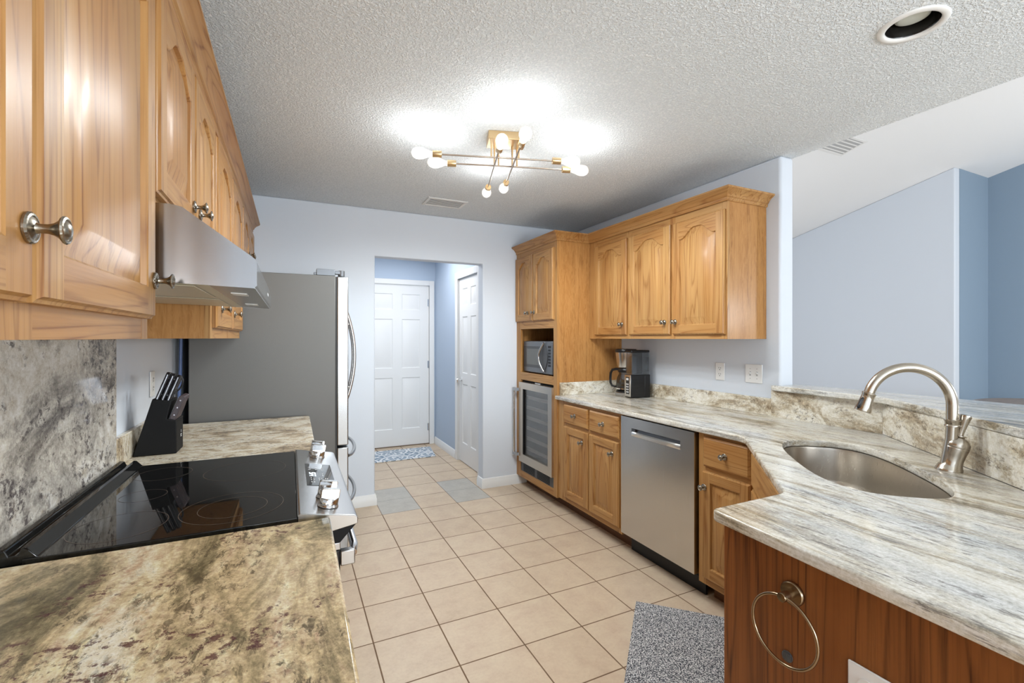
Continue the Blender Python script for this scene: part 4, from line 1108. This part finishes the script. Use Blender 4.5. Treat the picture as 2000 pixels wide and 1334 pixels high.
# ------------------------------------------------------------------ outlets and switches
def outlet(name, label, loc, rz, duplex=True):
    t = thing(name, label, 'outlet', loc, rz)
    MB().box(-0.035, 0.035, -0.006, 0.0, -0.0575, 0.0575).build('cover_plate', M['plate'], t, 0.003)
    for z in (-0.020, 0.020):
        r = MB().lathe([(0.0165, 0), (0.0165, 0.0016), (0.001, 0.0017)], (0, -0.006, z), (0, -1, 0), 24).build('receptacle', M['plate'], t)
        MB().box(-0.0080, -0.0055, -0.0082, -0.0076, z+0.000, z+0.009).box(0.0055, 0.0080, -0.0082, -0.0076, z+0.000, z+0.008).box(-0.0028, 0.0028, -0.0082, -0.0076, z-0.010, z-0.005).build('slot', M['slot'], r)
    MB().lathe([(0.003, 0), (0.003, 0.001), (0.0005, 0.0012)], (0, -0.006, 0), (0, -1, 0), 10).build('screw', M['plate'], t)
    return t
outlet('outlet', 'white duplex outlet on the right wall between coffee maker and switches', (XR-0.001, 2.166, 1.152), RM90)
outlet('outlet', 'white outlet on the left wall behind the knife block', (XL+0.001, 2.61, 1.165), R90)
sw = thing('light_switch', 'white two-gang switch plate on the right wall', 'light switch', (XR-0.001, 1.919, 1.154), RM90)
MB().box(-0.058, 0.058, -0.006, 0, -0.0575, 0.0575).build('cover_plate', M['plate'], sw, 0.003)
for x in (-0.023, 0.023):
    s_ = MB().box(x-0.0055, x+0.0055, -0.0066, -0.006, -0.013, 0.013).build('toggle_slot', M['slot2'], sw)
    MB().prism([(-0.0066, -0.004), (-0.0066, 0.006), (-0.014, 0.011), (-0.014, 0.005)], 'x', x-0.004, x+0.004).build('toggle', M['plate'], s_)
    MB().lathe([(0.0028, 0), (0.0028, 0.001), (0.0005, 0.0012)], (x, -0.006, 0.030), (0, -1, 0), 10).lathe([(0.0028, 0), (0.0028, 0.001), (0.0005, 0.0012)], (x, -0.006, -0.030), (0, -1, 0), 10).build('screw', M['slot2'], sw)
po = thing('outlet', 'large white outlet plate low on the dark peninsula panel', 'outlet', (1.0345, 0.475, 0.659), RM90)
MB().box(-0.081, 0.081, -0.006, 0, -0.0575, 0.0575).build('cover_plate', M['plate'], po, 0.003)
for x in (-0.046, 0.0, 0.046):
    for z in (-0.020, 0.020):
        MB().lathe([(0.0165, 0), (0.0165, 0.0016), (0.001, 0.0017)], (x, -0.006, z), (0, -1, 0), 24).build('receptacle', M['plate'], po)

# ------------------------------------------------------------------ towel ring, felt disc
tr = thing('towel_ring', 'bronze towel ring mounted on the dark peninsula end panel', 'towel ring', (1.0345, 0.672, 0.792), RM90)
MB().lathe([(0.026, 0), (0.027, 0.002), (0.027, 0.007), (0.0245, 0.010), (0.001, 0.0105)], (0, 0, 0), (0, -1, 0), 40).build('back_plate', M['bronze'], tr, ang=40)
MB().lathe([(0.0105, 0.010), (0.0105, 0.042), (0.0095, 0.044), (0.001, 0.0445)], (0, 0, 0), (0, -1, 0), 28).build('post', M['bronze'], tr, ang=40)
pts = [(0.0755*math.sin(a), -0.036, -0.0755+0.0755*math.cos(a)) for a in [2*PI*i/64 for i in range(64)]]
MB().tube(pts, 0.0036, 12, closed=True).build('ring', M['bronze'], tr)
pd = MB().lathe([(0.0125, 0), (0.0125, 0.003), (0.0005, 0.0032)], (0, 0, 0), (0, -1, 0), 28)
pd2 = thing('vent_disc', 'small round ribbed grey disc on the dark panel behind the towel ring', 'disc', (1.0345, 0.686, 0.639), RM90)
pd.build('disc', M['dgrey'], pd2)
b = MB()
for i in range(7): b.box(-0.0095+i*0.0029, -0.0082+i*0.0029, -0.0042, -0.0032, -0.008, 0.008)
b.build('ribs', M['mw'], pd2)

# ------------------------------------------------------------------ rugs
def rug_mat():
    m, nt, b = new_mat('speckled_grey_pile'); t = NT(nt)
    v = t.coords(rnd=False)
    n = t.noise(v, 210, 2, 0.6)
    t.l(t.ramp(n, [(0.40, (0.045, 0.05, 0.065)), (0.50, (0.26, 0.265, 0.28)), (0.59, (0.78, 0.78, 0.78))]), b.inputs['Base Color'])
    b.inputs['Roughness'].default_value = 0.95; b.inputs['Specular IOR Level'].default_value = 0.1
    t.bump(n, 1.0, 0.006, b)
    return m
rg_ = thing('kitchen_mat', 'speckled grey kitchen mat lying diagonally in front of the sink', 'mat', (1.611, 1.877, 0.0005), math.radians(-135))
slab('pile', rnd([(0, 0), (0.84, 0), (0.84, 0.50), (0, 0.50)], [0.006]*4, 3), [], 0.0, 0.013, rug_mat(), rg_, 0.004)
def mat_pattern():
    m, nt, b = new_mat('medallion_print'); t = NT(nt)
    tc = t.n('ShaderNodeTexCoord'); sep = t.n('ShaderNodeSeparateXYZ'); t.l(tc.outputs['Object'], sep.inputs[0])
    def rep(s_, p, o_): return t.math('SUBTRACT', t.math('FRACT', t.math('ADD', t.math('DIVIDE', s_, p), o_)), 0.5)
    P = 0.40
    x = rep(sep.outputs[0], P, 0.60); y = rep(sep.outputs[1], P, 0.5)
    r = t.math('SQRT', t.math('ADD', t.math('MULTIPLY', x, x), t.math('MULTIPLY', y, y)))
    a = t.math('ARCTAN2', y, x)
    ringm = t.math('LESS_THAN', t.math('ABSOLUTE', t.math('SUBTRACT', r, 0.465)), 0.035)
    petal = t.math('ADD', 0.22, t.math('MULTIPLY', t.math('SINE', t.math('MULTIPLY', a, 8.0)), 0.12))
    pm = t.math('LESS_THAN', t.math('ABSOLUTE', t.math('SUBTRACT', r, petal)), 0.055)
    pet2 = t.math('ADD', 0.33, t.math('MULTIPLY', t.math('SINE', t.math('ADD', t.math('MULTIPLY', a, 8.0), 2.6)), 0.06))
    pm2 = t.math('LESS_THAN', t.math('ABSOLUTE', t.math('SUBTRACT', r, pet2)), 0.030)
    core = t.math('LESS_THAN', r, 0.06)
    leaf = t.math('MULTIPLY', t.math('GREATER_THAN', r, 0.53), t.math('LESS_THAN', t.math('ABSOLUTE', t.math('SINE', t.math('MULTIPLY', a, 12.0))), 0.5))
    k_ = t.math('MINIMUM', 1.0, t.math('ADD', t.math('ADD', ringm, pm), t.math('ADD', t.math('ADD', pm2, core), leaf)))
    t.l(t.mix(k_, (0.22, 0.29, 0.36), (0.74, 0.75, 0.76)), b.inputs['Base Color'])
    b.inputs['Roughness'].default_value = 0.8
    return m
hm = thing('door_mat', 'blue and white medallion print mat before the hall door', 'mat', (0.72, 5.21, 0.0005))
slab('printed_pile', rnd([(0, 0), (0.795, -0.005), (0.86, 0.47), (0.08, 0.50)], [0.01]*4, 3), [], 0.0, 0.010, mat_pattern(), hm, 0.003)

# ------------------------------------------------------------------ round table beyond the bar
tb = thing('round_table', 'round grey-brown wooden table seen beyond the bar ledge', 'table', (4.82, 1.13, 0))
MB().lathe([(0.50, 0.862), (0.545, 0.868), (0.55, 0.880), (0.548, 0.897), (0.54, 0.900), (0.001, 0.900)], (0, 0, 0), (0, 0, 1), 64).build('tabletop', M['table'], tb, ang=40)
MB().lathe([(0.045, 0.04), (0.045, 0.30), (0.060, 0.42), (0.045, 0.60), (0.055, 0.861)], (0, 0, 0), (0, 0, 1), 24).build('pedestal', M['table'], tb, ang=60)
for i in range(4):
    a = PI/4+i*PI/2
    MB().tube([(0.03*math.cos(a), 0.03*math.sin(a), 0.16), (0.2*math.cos(a), 0.2*math.sin(a), 0.09), (0.36*math.cos(a), 0.36*math.sin(a), 0.028)], [0.035, 0.03, 0.026], 10).build('foot', M['table'], tb)
